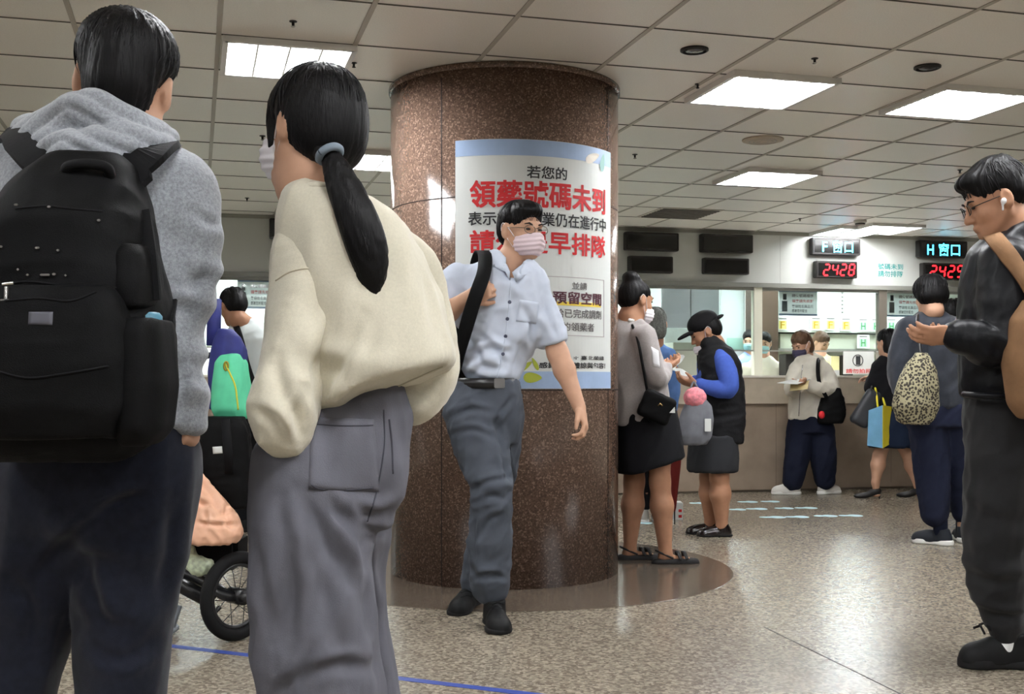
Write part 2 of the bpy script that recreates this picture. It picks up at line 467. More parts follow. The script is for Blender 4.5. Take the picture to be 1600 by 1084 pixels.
# ------------------------------------------------------------------ pillar
pil = MB()
nseg = 128
pil.lathe([(PR,.0),(PR,HCEIL-.001)], (*PC,0), n=nseg)
pillar = struct(pil.build('pillar', M_pillar, smooth=True))
for p_ in pillar.data.polygons:
    if len(p_.vertices) > 4: p_.use_smooth = False
def px_angle(px):
    """angle round the pillar (0 = facing the camera) whose surface point falls at column px"""
    best = min(np.linspace(-1.45, 1.45, 2901), key=lambda a: abs((PC[0]+PR*math.sin(a))/(PC[1]-PR*math.cos(a))*F+CX-px)); return best
def cyl(a, z, r): return np.array([PC[0]+r*math.sin(a), PC[1]-r*math.cos(a), z])
mb = MB()
for a0 in (px_angle(690), px_angle(950), px_angle(690)-1.17, px_angle(950)+1.17, math.pi-.2):
    w_ = .0022/PR
    c = [cyl(a0-w_,.0,PR), cyl(a0+w_,.0,PR), cyl(a0+w_,HCEIL-.06,PR), cyl(a0-w_,HCEIL-.06,PR)]
    d = [cyl(a0-w_,.0,PR+.0012), cyl(a0+w_,.0,PR+.0012), cyl(a0+w_,HCEIL-.06,PR+.0012), cyl(a0-w_,HCEIL-.06,PR+.0012)]
    mb.hexa(c+d)
for z in (.955, 1.885):
    mb.lathe([(PR,z-.0022),(PR+.0012,z-.0018),(PR+.0012,z+.0018),(PR,z+.0022)], (*PC,0), n=nseg)
mb.build('pillar_seam', M_seam, pillar)
mb = MB(); mb.lathe([(PR,HCEIL-.03),(PR+.010,HCEIL-.026),(PR+.010,HCEIL-.002),(PR,HCEIL-.001)], (*PC,0), n=nseg)
mb.build('pillar_collar', M_pillar, pillar, smooth=True)

# ------------------------------------------------------------------ poster wrapped on the pillar
a0, a1 = px_angle(712), px_angle(953)
zT, zB = 2.155, .962
poster = empty('pillar_poster', cyl((a0+a1)/2, zB, PR), 'large white notice with red and black writing wrapped round the granite pillar', 'poster')
def pcol(fu, fv, r=.0): # 0..1 across, 0..1 up
    return cyl(a0+(a1-a0)*fu, zB+(zT-zB)*fv, PR+.003+r)
def curved_rect(u0, u1, v0, v1, r, name, m, n=40):
    mb = MB(); V = []
    for i in range(n+1):
        u = u0+(u1-u0)*i/n
        V += [pcol(u,v0,r-.0012), pcol(u,v1,r-.0012), pcol(u,v1,r), pcol(u,v0,r)]
    Fs = [(i*4+k, i*4+(k+1)%4, (i+1)*4+(k+1)%4, (i+1)*4+k) for i in range(n) for k in range(4)]+[(0,1,2,3), tuple(n*4+k for k in (3,2,1,0))]
    mb.add(V, Fs); return mb.build(name, m, poster, smooth=False)
M_paper = mat('poster_paper', (216,219,216), .45, .3)
M_red = mat('poster_red_ink', (196,40,44), .6)
M_blk = mat('poster_black_ink', (42,42,44), .6)
M_blue = mat('poster_blue_ink', (160,182,214), .5, .3, var=(6,.12))
M_gry = mat('poster_grey_ink', (96,92,92), .6)
M_yel = mat('poster_yellow_ink', (240,214,90), .6)
M_pur = mat('poster_purple_ink', (84,44,56), .6)
curved_rect(0, 1, 0, 1, 0, 'sheet', M_paper)
curved_rect(0, 1, .935, .999, .001, 'header_band', M_blue)
curved_rect(0, 1, .001, .070, .001, 'footer_band', M_blue)
def ptext(body, u0, u1, v0, v1, m, bold, name='lettering'):
    UV, Fs = text_fit(body, u0, u1, v0, v1, min(bold, .007))
    if bold > .007:
        e = (bold-.007)*(v1-v0)*1.1; n0 = len(UV); al = (zT-zB)/((a1-a0)*PR)
        UV = np.concatenate([UV+np.array([i*e*al, j*e]) for i in (-1, 1) for j in (-1, 1)])
        Fs = [[i+k*n0 for i in f] for k in range(4) for f in Fs]
        lay = lambda i: i//n0
    nn = len(UV) if bold <= .007 else len(UV)//4
    bm = bmesh.new(); vs = [bm.verts.new((x, y, (i//nn)*.0002)) for i, (x, y) in enumerate(UV)]
    for f in Fs:
        try: bm.faces.new([vs[i] for i in f])
        except ValueError: pass
    for x in np.arange(u0+.012, u1, .012):
        bmesh.ops.bisect_plane(bm, geom=bm.verts[:]+bm.edges[:]+bm.faces[:], plane_co=(x,0,0), plane_no=(1,0,0), dist=1e-6)
    bm.verts.index_update()
    V = [pcol(v.co.x, v.co.y, .0022+v.co.z) for v in bm.verts]; Fq = [[v.index for v in f.verts] for f in bm.faces]; bm.free()
    return add_mesh(name, V, Fq, m, poster, False)
def fu(px): return (px_angle(px)-a0)/(a1-a0)
def fz(px, py):
    a = px_angle(px); Zd = PC[1]-PR*math.cos(a); return ((HCAM+(HY-py)/F*Zd)-zB)/(zT-zB)
ptext('若您的', fu(823), fu(885), .845, .895, M_blk, .016)
ptext('領藥號碼未到', fu(735), fu(944), .727, .835, M_red, .022)
ptext('表示調劑作業仍在進行中', fu(732), fu(945), .655, .71, M_blk, .014)
ptext('請勿提早排隊', fu(735), fu(944), .545, .635, M_red, .022)
b0, b1, c0, c1 = fu(854), fu(943), .215, .455
for (q0,q1,r0,r1) in ((b0,b1,c1-.003,c1),(b0,b1,c0,c0+.003),(b0,b0+.006,c0,c1),(b1-.006,b1,c0,c1)):
    curved_rect(q0,q1,r0,r1,.001,'text_border',mat('border_ink',(176,170,172),.6),12)
curved_rect(fu(863), fu(938), .338, .354, .0012, 'highlight_bar', M_yel, 12)
ptext('並請', fu(893), fu(916), .405, .435, M_gry, .01)
ptext('預留空間', fu(863), fu(938), .345, .395, M_pur, .024)
ptext('給已完成調劑', fu(866), fu(938), .288, .325, M_gry, .008)
ptext('的領藥者', fu(878), fu(927), .235, .27, M_gry, .008)
ptext('院 ✻ 臺北榮總', fu(880), fu(942), .118, .135, M_blk, .01)
ptext('感謝您的體諒與包容！', fu(842), fu(944), .083, .107, M_blk, .02)
def blob(u, v, ru, rv, m, name, rot=0):
    V = []; n = 20
    for i in range(n):
        t = 2*math.pi*i/n; x, y = math.cos(t)*ru, math.sin(t)*rv*(1-.35*math.cos(t))
        V.append(pcol(u+x*math.cos(rot)-y*math.sin(rot), v+x*math.sin(rot)+y*math.cos(rot), .0028))
    return add_mesh(name, V, [tuple(range(n))], m, poster, False)
M_leaf = mat('poster_green_ink', (176,186,70), .6)
blob(fu(832), .045, .05, .02, M_leaf, 'printed_leaf'); blob(fu(822), .092, .035, .011, M_leaf, 'printed_leaf', .5); blob(fu(836), .1, .03, .01, M_leaf, 'printed_leaf', 2.2)
blob(fu(925), .955, .06, .018, mat('poster_bird_ink', (232,226,214), .6), 'printed_bird', .3); blob(fu(940), .945, .04, .022, mat('poster_teal_ink',(150,190,186),.6), 'printed_bird', 1.2)

# ------------------------------------------------------------------ ceiling fittings
def at_ceiling(px, py):
    Z = F*(HCEIL-HCAM)/(HY-py); return np.array([(px-CX)/F*Z, Z])
M_tube = mat('diffuser_light', (250,252,255), .4, emit=LAMP)
M_refl = mat('reflector_glow', (250,250,250), .4, emit=LAMP*.03)
M_louv = mat('louvre_white', (240,240,238), .35, .4)
M_frame = mat('troffer_frame', (225,224,220), .4)
def troffer(c, label, group, room_emit=None):
    c = np.array(c); t = empty('ceiling_light', (*c, HCEIL-.03), label, 'ceiling light', group)
    W = .285
    def q(u, v, z): p = c+ga*u+gb*v; return (p[0], p[1], z)
    fr = lambda u, v, z: q(u, v, z)
    m = MB(); m.box((-W,-W,HCEIL-.006), (W,W,HCEIL-.004), fr); m.build('reflector', M_refl, t)
    for k in range(4):
        m = MB(); u = (-.75+.5*k)*W; m.box((u-.026,-W+.02,HCEIL-.02), (u+.026,W-.02,HCEIL-.0065), fr); m.build('tube', M_tube if room_emit is None else room_emit, t)
    m = MB()
    for s_ in (-1, 1):
        m.box((s_*W-.012,-W-.012,HCEIL-.03), (s_*W+.012,W+.012,HCEIL-.001), fr)
        m.box((-W,s_*W-.012,HCEIL-.03), (W,s_*W+.012,HCEIL-.001), fr)
    m.build('frame', M_frame, t)
    m = MB()
    for k in (-.5, 0, .5): m.box((k*W-.004,-W,HCEIL-.028), (k*W+.004,W,HCEIL-.008), fr)
    for k in np.linspace(-.8, .8, 9): m.box((-W,k*W-.0015,HCEIL-.024), (W,k*W+.0015,HCEIL-.008), fr)
    m.build('louvre_blade', M_louv, t)
    return t
lights = [((447,90), 'square louvred ceiling light above the woman with the ponytail'), ((1188,138), 'square louvred ceiling light beside the round pillar top'),
          ((1497,157), 'square louvred ceiling light above the man in the black leather jacket'), ((1197,275), 'smaller looking louvred ceiling light between the pillar and the window signs'),
          ((1378,355.5), 'farthest louvred ceiling light right in front of the signs F and H'), ((563,247), 'louvred ceiling light half hidden behind the ponytail woman and the pillar')]
for (p_, l_) in lights: troffer(at_ceiling(*p_), l_, 'ceiling troffers')
for (k, j) in ((0,-4),(4,-4),(6,-4),(-4,-4),(0,-8),(4,-8),(-4,-8),(8,-4),(2,-8),(0,-13),(4,-13),(-4,-13),(-6,4),(-8,0),(-8,-4),(10,8)):
    troffer(G2(U0+TU*(k+.5), V0+TV*(j+.5)), 'square louvred ceiling light outside the picture, lighting the hall', 'unseen ceiling troffers')
M_dark = mat('dark_plastic', (32,30,29), .4); M_chrome = mat('chrome', (190,190,190), .2, metal=1)
def downlight(px, py, r, label):
    c = at_ceiling(px, py); t = empty('downlight', (*c, HCEIL-.01), label, 'downlight', 'round ceiling downlights')
    m = MB(); m.lathe([(r,-.0),(r,-.008),(r*.86,-.012),(r*.8,-.004),(r*.8,-.001)], (*c,HCEIL), n=32); m.build('trim_ring', M_dark, t, smooth=False)
    m = MB(); m.lathe([(r*.62,-.001),(r*.6,-.009),(r*.2,-.014)], (*c,HCEIL), n=24); m.build('lens', mat('lens_grey',(90,88,84),.2,.6) if px < 1200 else M_dark, t)
downlight(1085,77,.065,'round black ringed downlight near the pillar top'); downlight(1449,104,.064,'round black unlit downlight above the leather jacket man')
def sprinkler(px, py, s, label):
    s *= .62
    c = at_ceiling(px, py); t = empty('sprinkler_head', (*c, HCEIL-.05*s), label, 'sprinkler', 'small ceiling sprinkler heads')
    m = MB(); m.lathe([(.03*s,-.0005),(.03*s,-.006*s),(.012*s,-.01*s),(.01*s,-.04*s)], (*c,HCEIL), n=16); m.build('escutcheon', M_dark, t)
    m = MB(); m.lathe([(.018*s,-.040*s),(.02*s,-.045*s),(.006*s,-.05*s)], (*c,HCEIL), n=12); m.build('deflector', M_chrome if s>.55 else M_dark, t)
for (x, y, s, l) in ((458,33,.9,'sprinkler above the ponytail woman near the picture top'),(553,98,.8,'sprinkler beside the corner of the lit panel next to the pillar'),(1090,131,.8,'sprinkler just beside the lit panel near the pillar'),
    (1273,91,.9,'sprinkler between the two round black downlights'),(992,241,1.0,'sprinkler just beyond the pillar edge'),(410,212,1.0,'sprinkler beside the ponytail woman face'),(386,309,1.0,'sprinkler above the hooded man arm near the far wall'),(1500,265,1.0,'sprinkler beside the leather jacket man head'),(1250,341,.9,'sprinkler near the far wall above sign F')):
    sprinkler(x, y, s, l)
c = at_ceiling(1192,218); t = empty('ceiling_speaker', (*c,HCEIL-.01), 'round pale perforated speaker cover in the ceiling tile', 'speaker')
m = MB(); m.lathe([(.13,-.0005),(.13,-.006),(.11,-.012),(.04,-.014)], (*c,HCEIL), n=36); m.build('cover', mat('speaker_beige',(184,170,152),.5), t)
m = MB(); [m.lathe([(r,-.013),(r+.006,-.016),(r+.01,-.012)], (*c,HCEIL), n=36) for r in (.03,.055,.08)]; m.build('ring_groove', M_grid, t)
c = at_ceiling(1062,333); t = empty('ceiling_vent', (*c,HCEIL-.01), 'rectangular grey air vent in the ceiling near the far wall', 'vent')
def ventq(u, v, z): p = c+ga*u+gb*v; return (p[0],p[1],z)
m = MB(); m.box((-.3,-.3,HCEIL-.006),(.3,.3,HCEIL-.0005),ventq); m.build('backing', M_grid, t)
m = MB(); [m.box((-.27,v-.012,HCEIL-.014),(.27,v+.012,HCEIL-.006),ventq) for v in np.linspace(-.25,.25,9)]; m.build('slat', M_gap, t)
c = at_ceiling(1344,344); t = empty('smoke_detector', (*c,HCEIL-.05), 'small white round smoke detector before the F sign', 'smoke detector')
m = MB(); m.lathe([(.06,-.0005),(.06,-.02),(.045,-.03),(.04,-.05),(.02,-.055)], (*c,HCEIL), n=24); m.build('body', mat('detector_white',(176,172,164),.5), t)
m = MB(); m.lathe([(.046,-.032),(.047,-.036),(.046,-.040)], (*c,HCEIL), n=24); m.build('slot_ring', M_dark, t)
# ------------------------------------------------------------------ service windows, counter, pharmacy behind
WO = np.array([0., 11.04]); WP = math.radians(13.5)
wa = np.array([math.cos(WP), math.sin(WP)]); wn = np.array([math.sin(WP), -math.cos(WP)])
def W(t, d, z): p = WO+wa*t+wn*d; return np.array([p[0], p[1], z])
def wt(px, d):
    """position along the wall of column px on the plane d in front of it"""
    s = (px-CX)/F; o = WO+wn*d
    return (s*o[1]-o[0])/(wa[0]-s*wa[1])
def wz(px, py, d):
    return HCAM+(HY-py)/F*W(wt(px, d), d, 0)[1]
T0, T1 = -8.9, 9.7
ZW = 2.0                          # window head
M_alu = mat('window_frame_grey', (128,128,122), .35, .5)
M_post = mat('window_post_cream', (214,212,196), .4)
M_dpost = mat('window_post_dark', (98,92,84), .4)
mb = MB(); mb.box((T0,-.12,ZW),(T1,0,HCEIL),W); fascia = struct(mb.build('wall_back', M_wall))
mb = MB()
for px in (1219,): t_ = wt(px,0); mb.box((t_-.002,0,ZW),(t_+.002,.0008,HCEIL),W)
mb.build('panel_joint', mat('joint_grey',(150,150,146),.6), fascia)
mb = MB(); mb.box((T0,-.13,ZW-.045),(T1,.03,ZW),W); struct(mb.build('trim_1', M_alu))
mb = MB(); mb.box((T0,-.01,HCEIL-.035),(T1,.012,HCEIL),W); struct(mb.build('trim_2', mat('cove_grey',(150,148,140),.4)))
# counter
CD = 1.30
M_cf = mat('counter_stone', (150,134,118), .32, .4, var=(5,.14))
M_cl = mat('counter_lip_stone', (184,172,154), .25, .45, var=(9,.08))
M_ct = mat('counter_top_white', (232,228,216), .25, .4)
cnt = empty('service_counter', W(3, CD, 0), 'long beige stone service counter below the dispensary windows', 'counter')
mb = MB(); mb.box((T0,0,.02),(T1,CD-.03,.80),W); mb.build('front_panel', M_cf, cnt)
mb = MB(); mb.box((T0,CD-.06,.795),(T1,CD,1.03),W); mb.build('lip_panel', M_cl, cnt)
mb = MB(); mb.box((T0,-.3,1.03),(T1,CD+.01,1.05),W); mb.build('worktop', M_ct, cnt)
mb = MB(); mb.box((T0,0,0),(T1,CD-.045,.06),W); mb.build('kick_plate', mat('kick_grey',(110,100,88),.5), cnt)
for px in (300, 1060, 1215, 1395, 1580):
    t_ = wt(px, CD); mb = MB(); mb.box((t_-.002,CD-.032,.06),(t_+.002,CD-.029,.795),W)
    mb.build('panel_joint', mat('counter_joint',(120,108,94),.6), cnt)
# glazing
gm = bpy.data.materials.new('window_glass'); gm.use_nodes = True; nt = gm.node_tree; nt.nodes.clear()
o_ = nt.nodes.new('ShaderNodeOutputMaterial'); tr = nt.nodes.new('ShaderNodeBsdfTransparent'); gl = nt.nodes.new('ShaderNodeBsdfGlossy'); gl.inputs['Roughness'].default_value = .02
tr.inputs[0].default_value = (.93,.97,.95,1); fz_ = nt.nodes.new('ShaderNodeFresnel'); fz_.inputs[0].default_value = 1.5
mi = nt.nodes.new('ShaderNodeMixShader'); nt.links.new(fz_.outputs[0], mi.inputs[0]); nt.links.new(tr.outputs[0], mi.inputs[1]); nt.links.new(gl.outputs[0], mi.inputs[2]); nt.links.new(mi.outputs[0], o_.inputs[0])
posts = [T0, wt(250,0), wt(470,0), wt(720,0), wt(985,0), wt(1184,0), wt(1379,0), wt(1575,0), T1]
GZ = 1.31
for i in range(len(posts)-1):
    a_, b_ = posts[i]+.04, posts[i+1]-.04
    wf = MB()
    wf.box((a_,-.03,ZW-.075),(b_,.0,ZW-.045),W); wf.box((a_,-.022,GZ-.008),(b_,-.006,GZ+.006),W)
    wo = struct(wf.build('window_%d' % (i+1), M_alu))
    g = MB(); g.box((a_,-.018,GZ),(b_,-.012,ZW-.05),W); g.build('pane', gm, wo)
for i, t_ in enumerate(posts[1:-1]):
    m = MB(); m.box((t_-.045,-.06,1.05),(t_+.045,.012,ZW-.045),W)
    struct(m.build('trim_%d' % (i+3), M_dpost if i in (0,5) else M_post))
# pharmacy room
PD = -3.4
M_pw = mat('dispensary_wall', (226,232,226), .5, .3)
mb = MB(); mb.box((T0,PD-.1,0),(T1,PD,HCEIL),W); struct(mb.build('wall_dispensary', M_pw))
M_ptube = mat('dispensary_fill_light', (240,250,255), .4, emit=PHARM)
for i, px in enumerate((330, 400, 560, 800, 1010, 1120, 1200, 1330, 1390, 1530)):  # unseen lamps, placed so that they light shelf fronts and partitions
    t_ = wt(px, -1.6); p_ = W(t_, -.72 if i % 2 else -2.5, 0)
    troffer(p_[:2], 'unseen louvred light added in the dispensary ceiling to brighten the room behind the glass', 'unseen dispensary ceiling lights', M_ptube)
def wbox(name, m, px0, px1, py0, py1, d0, d1, parent=None, bev=0):
    """box spanning these picture columns and rows on the plane d1 (nearer face)"""
    b = MB(); pm = (px0+px1)/2
    b.box((wt(px0,d1),d0,wz(pm,py1,d1)),(wt(px1,d1),d1,wz(pm,py0,d1)),W,bev); return b.build(name, m, parent)
def wthing(name, m, px0, px1, py0, py1, d0, d1, label, cat, group=None, bev=0):
    o = wbox(name, m, px0, px1, py0, py1, d0, d1, None, bev); return tag(o, label, cat, group)
# brown column behind the glass, white column and partitions
o = MB(); o.box((wt(1189,-1.1),-1.5,0),(wt(1216,-1.1),-1.1,HCEIL),W); struct(o.build('pillar_brown', mat('brown_laminate',(70,56,46),.4,var=(3,.1))))
o = MB(); o.box((wt(1008,-1.0),-1.3,0),(wt(1033,-1.0),-1.0,HCEIL),W); struct(o.build('pillar_white', M_pw))
cab = empty('filler_cabinet', W(wt(1080,-2.2),-2.2,0), 'made-up grey cabinet filling the grey area behind the dispensary window near the cap woman', 'cabinet')
wbox('body', mat('cabinet_grey',(112,112,114),.35), 1034, 1126, 442, 640, -2.9, -2.2, cab)  # made-up cabinet, fills the grey area behind this pane
wbox('door_gap', M_dark, 1079, 1080.2, 446, 640, -2.2, -2.195, cab)
wbox('handle', M_chrome, 1074, 1076, 520, 540, -2.2, -2.17, cab)
par = empty('glass_partition', W(wt(1143,-1.8),-1.8,0), 'pale partition panel with green base band behind the window', 'partition')
wbox('panel', mat('partition_grey',(190,198,196),.25), 1126, 1164, 443, 640, -1.85, -1.8, par)
wbox('green_band', mat('band_green',(150,186,172),.5), 1136, 1164, 528, 546, -1.8, -1.794, par)
wbox('edge_post', M_pw, 1164, 1181, 443, 640, -1.9, -1.79, par)

def flat_text(body, px0, px1, py0, py1, d, m, name, parent, bold=.01, slant=0):
    pm = (px0+px1)/2
    UV, Fs = text_fit(body, wt(px0,d), wt(px1,d), wz(pm,py1,d), wz(pm,py0,d), min(bold,.012))
    v0 = UV[:,1].min()
    V = [W(u+(v-v0)*slant, d, v) for u, v in UV]
    return add_mesh(name, V, Fs, m, parent, False)
# window notices
M_npaper = mat('notice_paper', (236,238,236), .6, .2)
nt = M_npaper.node_tree; _tl = nt.nodes.new('ShaderNodeBsdfTranslucent'); _tl.inputs[0].default_value = (.8,.82,.82,1); _mx = nt.nodes.new('ShaderNodeMixShader'); _mx.inputs[0].default_value = .5
_o = [n for n in nt.nodes if n.type == 'OUTPUT_MATERIAL'][0]; nt.links.new(nt.nodes['Principled BSDF'].outputs[0], _mx.inputs[1]); nt.links.new(_tl.outputs[0], _mx.inputs[2]); nt.links.new(_mx.outputs[0], _o.inputs[0])
def notice(px0, px1, py0, py1, d, label):
    t = empty('window_notice', W(wt((px0+px1)/2,d),d,wz(px0,py1,d)), label, 'notice', 'printed notices behind the service glass')
    wbox('sheet', M_npaper, px0, px1, py0, py1, d-.002, d, t)
    h = py1-py0; w_ = px1-px0
    wbox('header_band', mat('notice_blue',(128,152,186),.5), px0, px1, py0, py0+h*.2, d, d+.001, t)
    wbox('footer_band', mat('notice_blue',(128,152,186),.5), px0, px1, py1-h*.06, py1, d, d+.001, t)
    for i, (f, cm, l_) in enumerate(((.27,M_pur,'請依號碼順序'),(.45,M_red,'領藥請先核對'),(.63,M_blk,'藥袋姓名與品項'),(.78,M_blk,'感謝您的配合'))):
        flat_text(l_, px0+w_*.34, px0+w_*(.9 if i < 3 else .74), py0+h*f, py0+h*(f+.11), d+.0015, cm, 'lettering', t, .02)
    wbox('printed_figure', mat('figure_dark',(88,90,98),.6), px0+w_*.11, px0+w_*.2, py0+h*.26, py0+h*.46, d, d+.001, t)
    wbox('printed_figure', mat('figure_grey',(140,146,156),.6), px0+w_*.08, px0+w_*.22, py0+h*.5, py0+h*.86, d, d+.001, t)
notice(1217, 1277, 447, 493, -.03, 'blue headed notice on the service glass under sign F')
notice(1385, 1442, 449, 495, -.03, 'blue headed notice on the service glass under sign H')
wthing('yellow_notice', mat('yellow_note',(232,196,90),.6), 316, 334, 447, 468, -.032, -.03, 'small yellow notice on the far glass beside the hooded man arm', 'notice')
notice(371, 432, 430, 482, -.03, 'blue headed notice on the glass beside the man in white shirt')
# shelf with lettered trays
sh = empty('lettered_shelf', W(wt(1300,-1.2),-1.2,0), 'lit white dispensing shelf unit carrying the F and H cards', 'shelf unit')
wbox('back_panel', mat('shelf_back',(222,234,226),.5), 1200, 1480, 455, 600, -1.75, -1.70, sh)
wbox('shelf_board', M_pw, 1200, 1480, 517, 520, -1.7, -1.2, sh); wbox('shelf_board', M_alu, 1200, 1480, 545, 548, -1.7, -1.2, sh)
wbox('card_rail', mat('rail_white',(238,242,236),.4), 1200, 1480, 494, 517, -1.22, -1.2, sh)
wbox('bin_front', mat('bin_beige',(182,184,168),.5), 1219, 1374, 522, 545, -1.6, -1.24, sh)
m = MB()
for k in range(7): y = 452+k*6; t_ = wt(1316,-1.7); z_ = wz(1316,y,-1.7); m.box((t_-.012,-1.70,z_-.012),(t_+.012,-1.694,z_+.012),W)
m.build('shelf_slot', M_alu, sh)
M_cy = mat('card_yellow',(226,218,130),.6); M_cg = mat('card_green',(160,216,170),.6); M_Fy = mat('letter_yellow',(176,140,0),.6); M_Hg = mat('letter_green',(10,110,50),.6)
for (px, y, ch) in ((1223,506,'F'),(1275,506,'F'),(1298,506,'F'),(1322,507,'F'),(1349,508,'H'),(1369,508,'H'),(1393,508,'H'),(1349,534,'H')):
    yel = ch == 'F'
    t = tag(wbox('letter_card', M_paper, px-9.5, px+9.5, y-11, y+10, -1.195, -1.19), '%s lettered card clipped %s' % ('yellow F' if yel else 'green H', {1223:'beside the brown column',1275:'above the seated clerk hair',1298:'second in the row of three',1322:'nearest the green cards',1349:'first in the green row',1369:'middle of the green row',1393:'behind the dark window post'}[px] if y < 520 else 'on the lower shelf alone'), 'card', 'lettered cards on the dispensary shelf')
    wbox('card_patch', M_cy if yel else M_cg, px-6, px+6, y-5, y+8, -1.19, -1.189, t)
    flat_text(ch, px-3.4, px+3.4, y-4, y+7, -1.1875, M_Fy if yel else M_Hg, 'lettering', t, .02)
    wbox('card_line', M_gry, px-6, px+6, y-9, y-7.4, -1.19, -1.189, t)
# small things on the counter behind the gap
def counter_thing(name, m, px0, px1, py0, py1, d0, d1, label, cat):
    b = MB(); b.box((wt(px0,d1),d0,1.0502),(wt(px1,d1),d1,wz((px0+px1)/2,py0,d1)),W,.004); return tag(b.build(name, m), label, cat)
sg = empty('phone_ban_sign', W(wt(1341,.1),.1,1.05), 'white standing sign with black circle symbol on the counter', 'sign')
wbox('board', M_paper, 1318, 1366, 549, 584.5, .08, .09, sg)
m = MB()
cc = W(wt(1341,.1),.093,wz(1341,563,.1)); r_ = .062
V = [cc+r_*f*(np.array([wa[0],wa[1],0])*math.cos(a)+np.array([0,0,1.])*math.sin(a)) for a in np.linspace(0,2*math.pi,32,endpoint=False) for f in (.86,1)]
m.add(V, [(2*i,2*i+1,(2*i+3)%64,(2*i+2)%64) for i in range(32)]); m.build('ring_mark', M_blk, sg)
wbox('phone_mark', M_blk, 1337.5, 1344.5, 556, 570, .09, .093, sg)
flat_text('請勿拍照', 1322, 1362, 576, 583, .093, M_red, 'lettering', sg, .02)
counter_thing('tissue_box', M_dark, 1315, 1333, 555, 580, -.1, .0, 'black tapered box on the counter before the round symbol sign', 'box')
counter_thing('card_stand', mat('stand_cream',(232,228,170),.5), 1299, 1312, 556, 580, -.06, -.03, 'small cream card stand next to the black box', 'stand')
counter_thing('leaflet_pile', M_paper, 1282, 1312, 578, 580, .2, .45, 'flat white leaflets lying on the counter by the sign', 'leaflets')
counter_thing('label_printer', M_dark, 1228, 1243, 553, 580, -.24, -.08, 'black label printer behind the jacket woman on the worktop', 'printer')
counter_thing('document_tray', mat('tray_grey',(170,172,160),.4), 1052, 1092, 535, 580, -.4, -.1, 'clear grey document holder on the counter behind the papers', 'tray')
# paper heaps at clerk places
counter_thing('white_sack', mat('sack_white',(226,234,236),.5,bump=(40,.6)), 1038, 1085, 512, 580, -.9, -.55, 'bulky white plastic sack behind the glass', 'sack')

# ------------------------------------------------------------------ hanging sign boards on the fascia
M_led = mat('led_housing', (30,27,26), .35, .4)
M_ledface = mat('led_face', (16,15,15), .15, .5)
M_cyan = mat('cyan_led', (70,215,255), .4, emit=4.5)
M_rled = mat('red_led', (255,28,36), .4, emit=4.0)
def board(px0, px1, py0, py1, label, cat='sign board', group=None):
    t = empty('display_board', W(wt((px0+px1)/2,.09),.05,wz((px0+px1)/2,py1,.09)), label, cat, group)
    wbox('housing', M_led, px0, px1, py0, py1, .003, .085, t, .006)
    wbox('screen', M_ledface, px0+3, px1-3, py0+3, py1-3, .085, .087, t)
    return t
board(978,1061,363,391,'unlit black display board, upper one nearest the pillar'); board(1097,1177,366,394,'unlit black display board, upper one beside sign F')
board(984,1052,400,426,'unlit black display board, lower one nearest the pillar'); board(1101,1171,403,428,'unlit black display board, lower one beside the number 2428')
board(421,500,342,373,'unlit black display board half hidden by the cream sweater, upper one'); board(426,495,385,412,'unlit black display board half hidden by the cream sweater, lower one')
t = board(1270,1345,372,398,'lit sign reading F window in cyan characters'); 
flat_text('F', 1285, 1293, 377, 393, .089, M_cyan, 'lit_character', t, .05); flat_text('窗口', 1301, 1333, 376, 395, .089, M_cyan, 'lit_character', t, .03)
t = board(1437,1512,376,402,'lit sign reading H window in cyan characters')
flat_text('H', 1449, 1459, 382, 398, .089, M_cyan, 'lit_character', t, .05); flat_text('窗口', 1467, 1500, 380, 400, .089, M_cyan, 'lit_character', t, .03)
SEG = {'2':'abged','4':'fgbc','8':'abcdefg','9':'abcdfg','0':'abcdef'}
def seven(t, digits, px0, px1, py0, py1, d):
    n = len(digits); w_ = (px1-px0)/n
    for i, ch in enumerate(digits):
        a_ = wt(px0+w_*i+w_*.14,d); b_ = wt(px0+w_*(i+1)-w_*.1,d); pm = px0+w_*(i+.5)
        z0, z1 = wz(pm,py1,d), wz(pm,py0,d); zm = (z0+z1)/2; th = (b_-a_)*.2; m = MB()
        def bar(u0, v0, u1, v1):
            sl = .16
            q = lambda u, v, dd: W(u+(v-z0)*sl-.01, dd, v)
            if abs(u1-u0) > abs(v1-v0):
                pts = [(u0+th*.3,v0),(u0+th*.8,v0+th/2),(u1-th*.8,v0+th/2),(u1-th*.3,v0),(u1-th*.8,v0-th/2),(u0+th*.8,v0-th/2)]
            else:
                pts = [(u0,v0+th*.3),(u0+th/2,v0+th*.8),(u0+th/2,v1-th*.8),(u0,v1-th*.3),(u0-th/2,v1-th*.8),(u0-th/2,v0+th*.8)]
            m.add([q(u,v,d) for u,v in pts]+[q(u,v,d+.002) for u,v in pts], [(0,1,2,3,4,5),(11,10,9,8,7,6)]+[(k,(k+1)%6,6+(k+1)%6,6+k) for k in range(6)])
        L_, R_, B_, T_ = a_+th/2, b_-th/2, z0+th/2, z1-th/2
        for s_ in SEG[ch]:
            {'a':lambda: bar(L_,T_,R_,T_),'g':lambda: bar(L_,zm,R_,zm),'d':lambda: bar(L_,B_,R_,B_),'f':lambda: bar(L_,zm,L_,T_),'b':lambda: bar(R_,zm,R_,T_),'e':lambda: bar(L_,B_,L_,zm),'c':lambda: bar(R_,B_,R_,zm)}[s_]()
        m.build('lit_digit', M_rled, t)
t = board(1276,1340,408,434,'lit counter display below sign F, red digits'); seven(t, '2428', 1285, 1337, 412, 431, .089)
t = board(1443,1510,411,437,'lit counter display below sign H, partly hidden, red digits'); seven(t, '2429', 1451, 1507, 414, 434, .089)
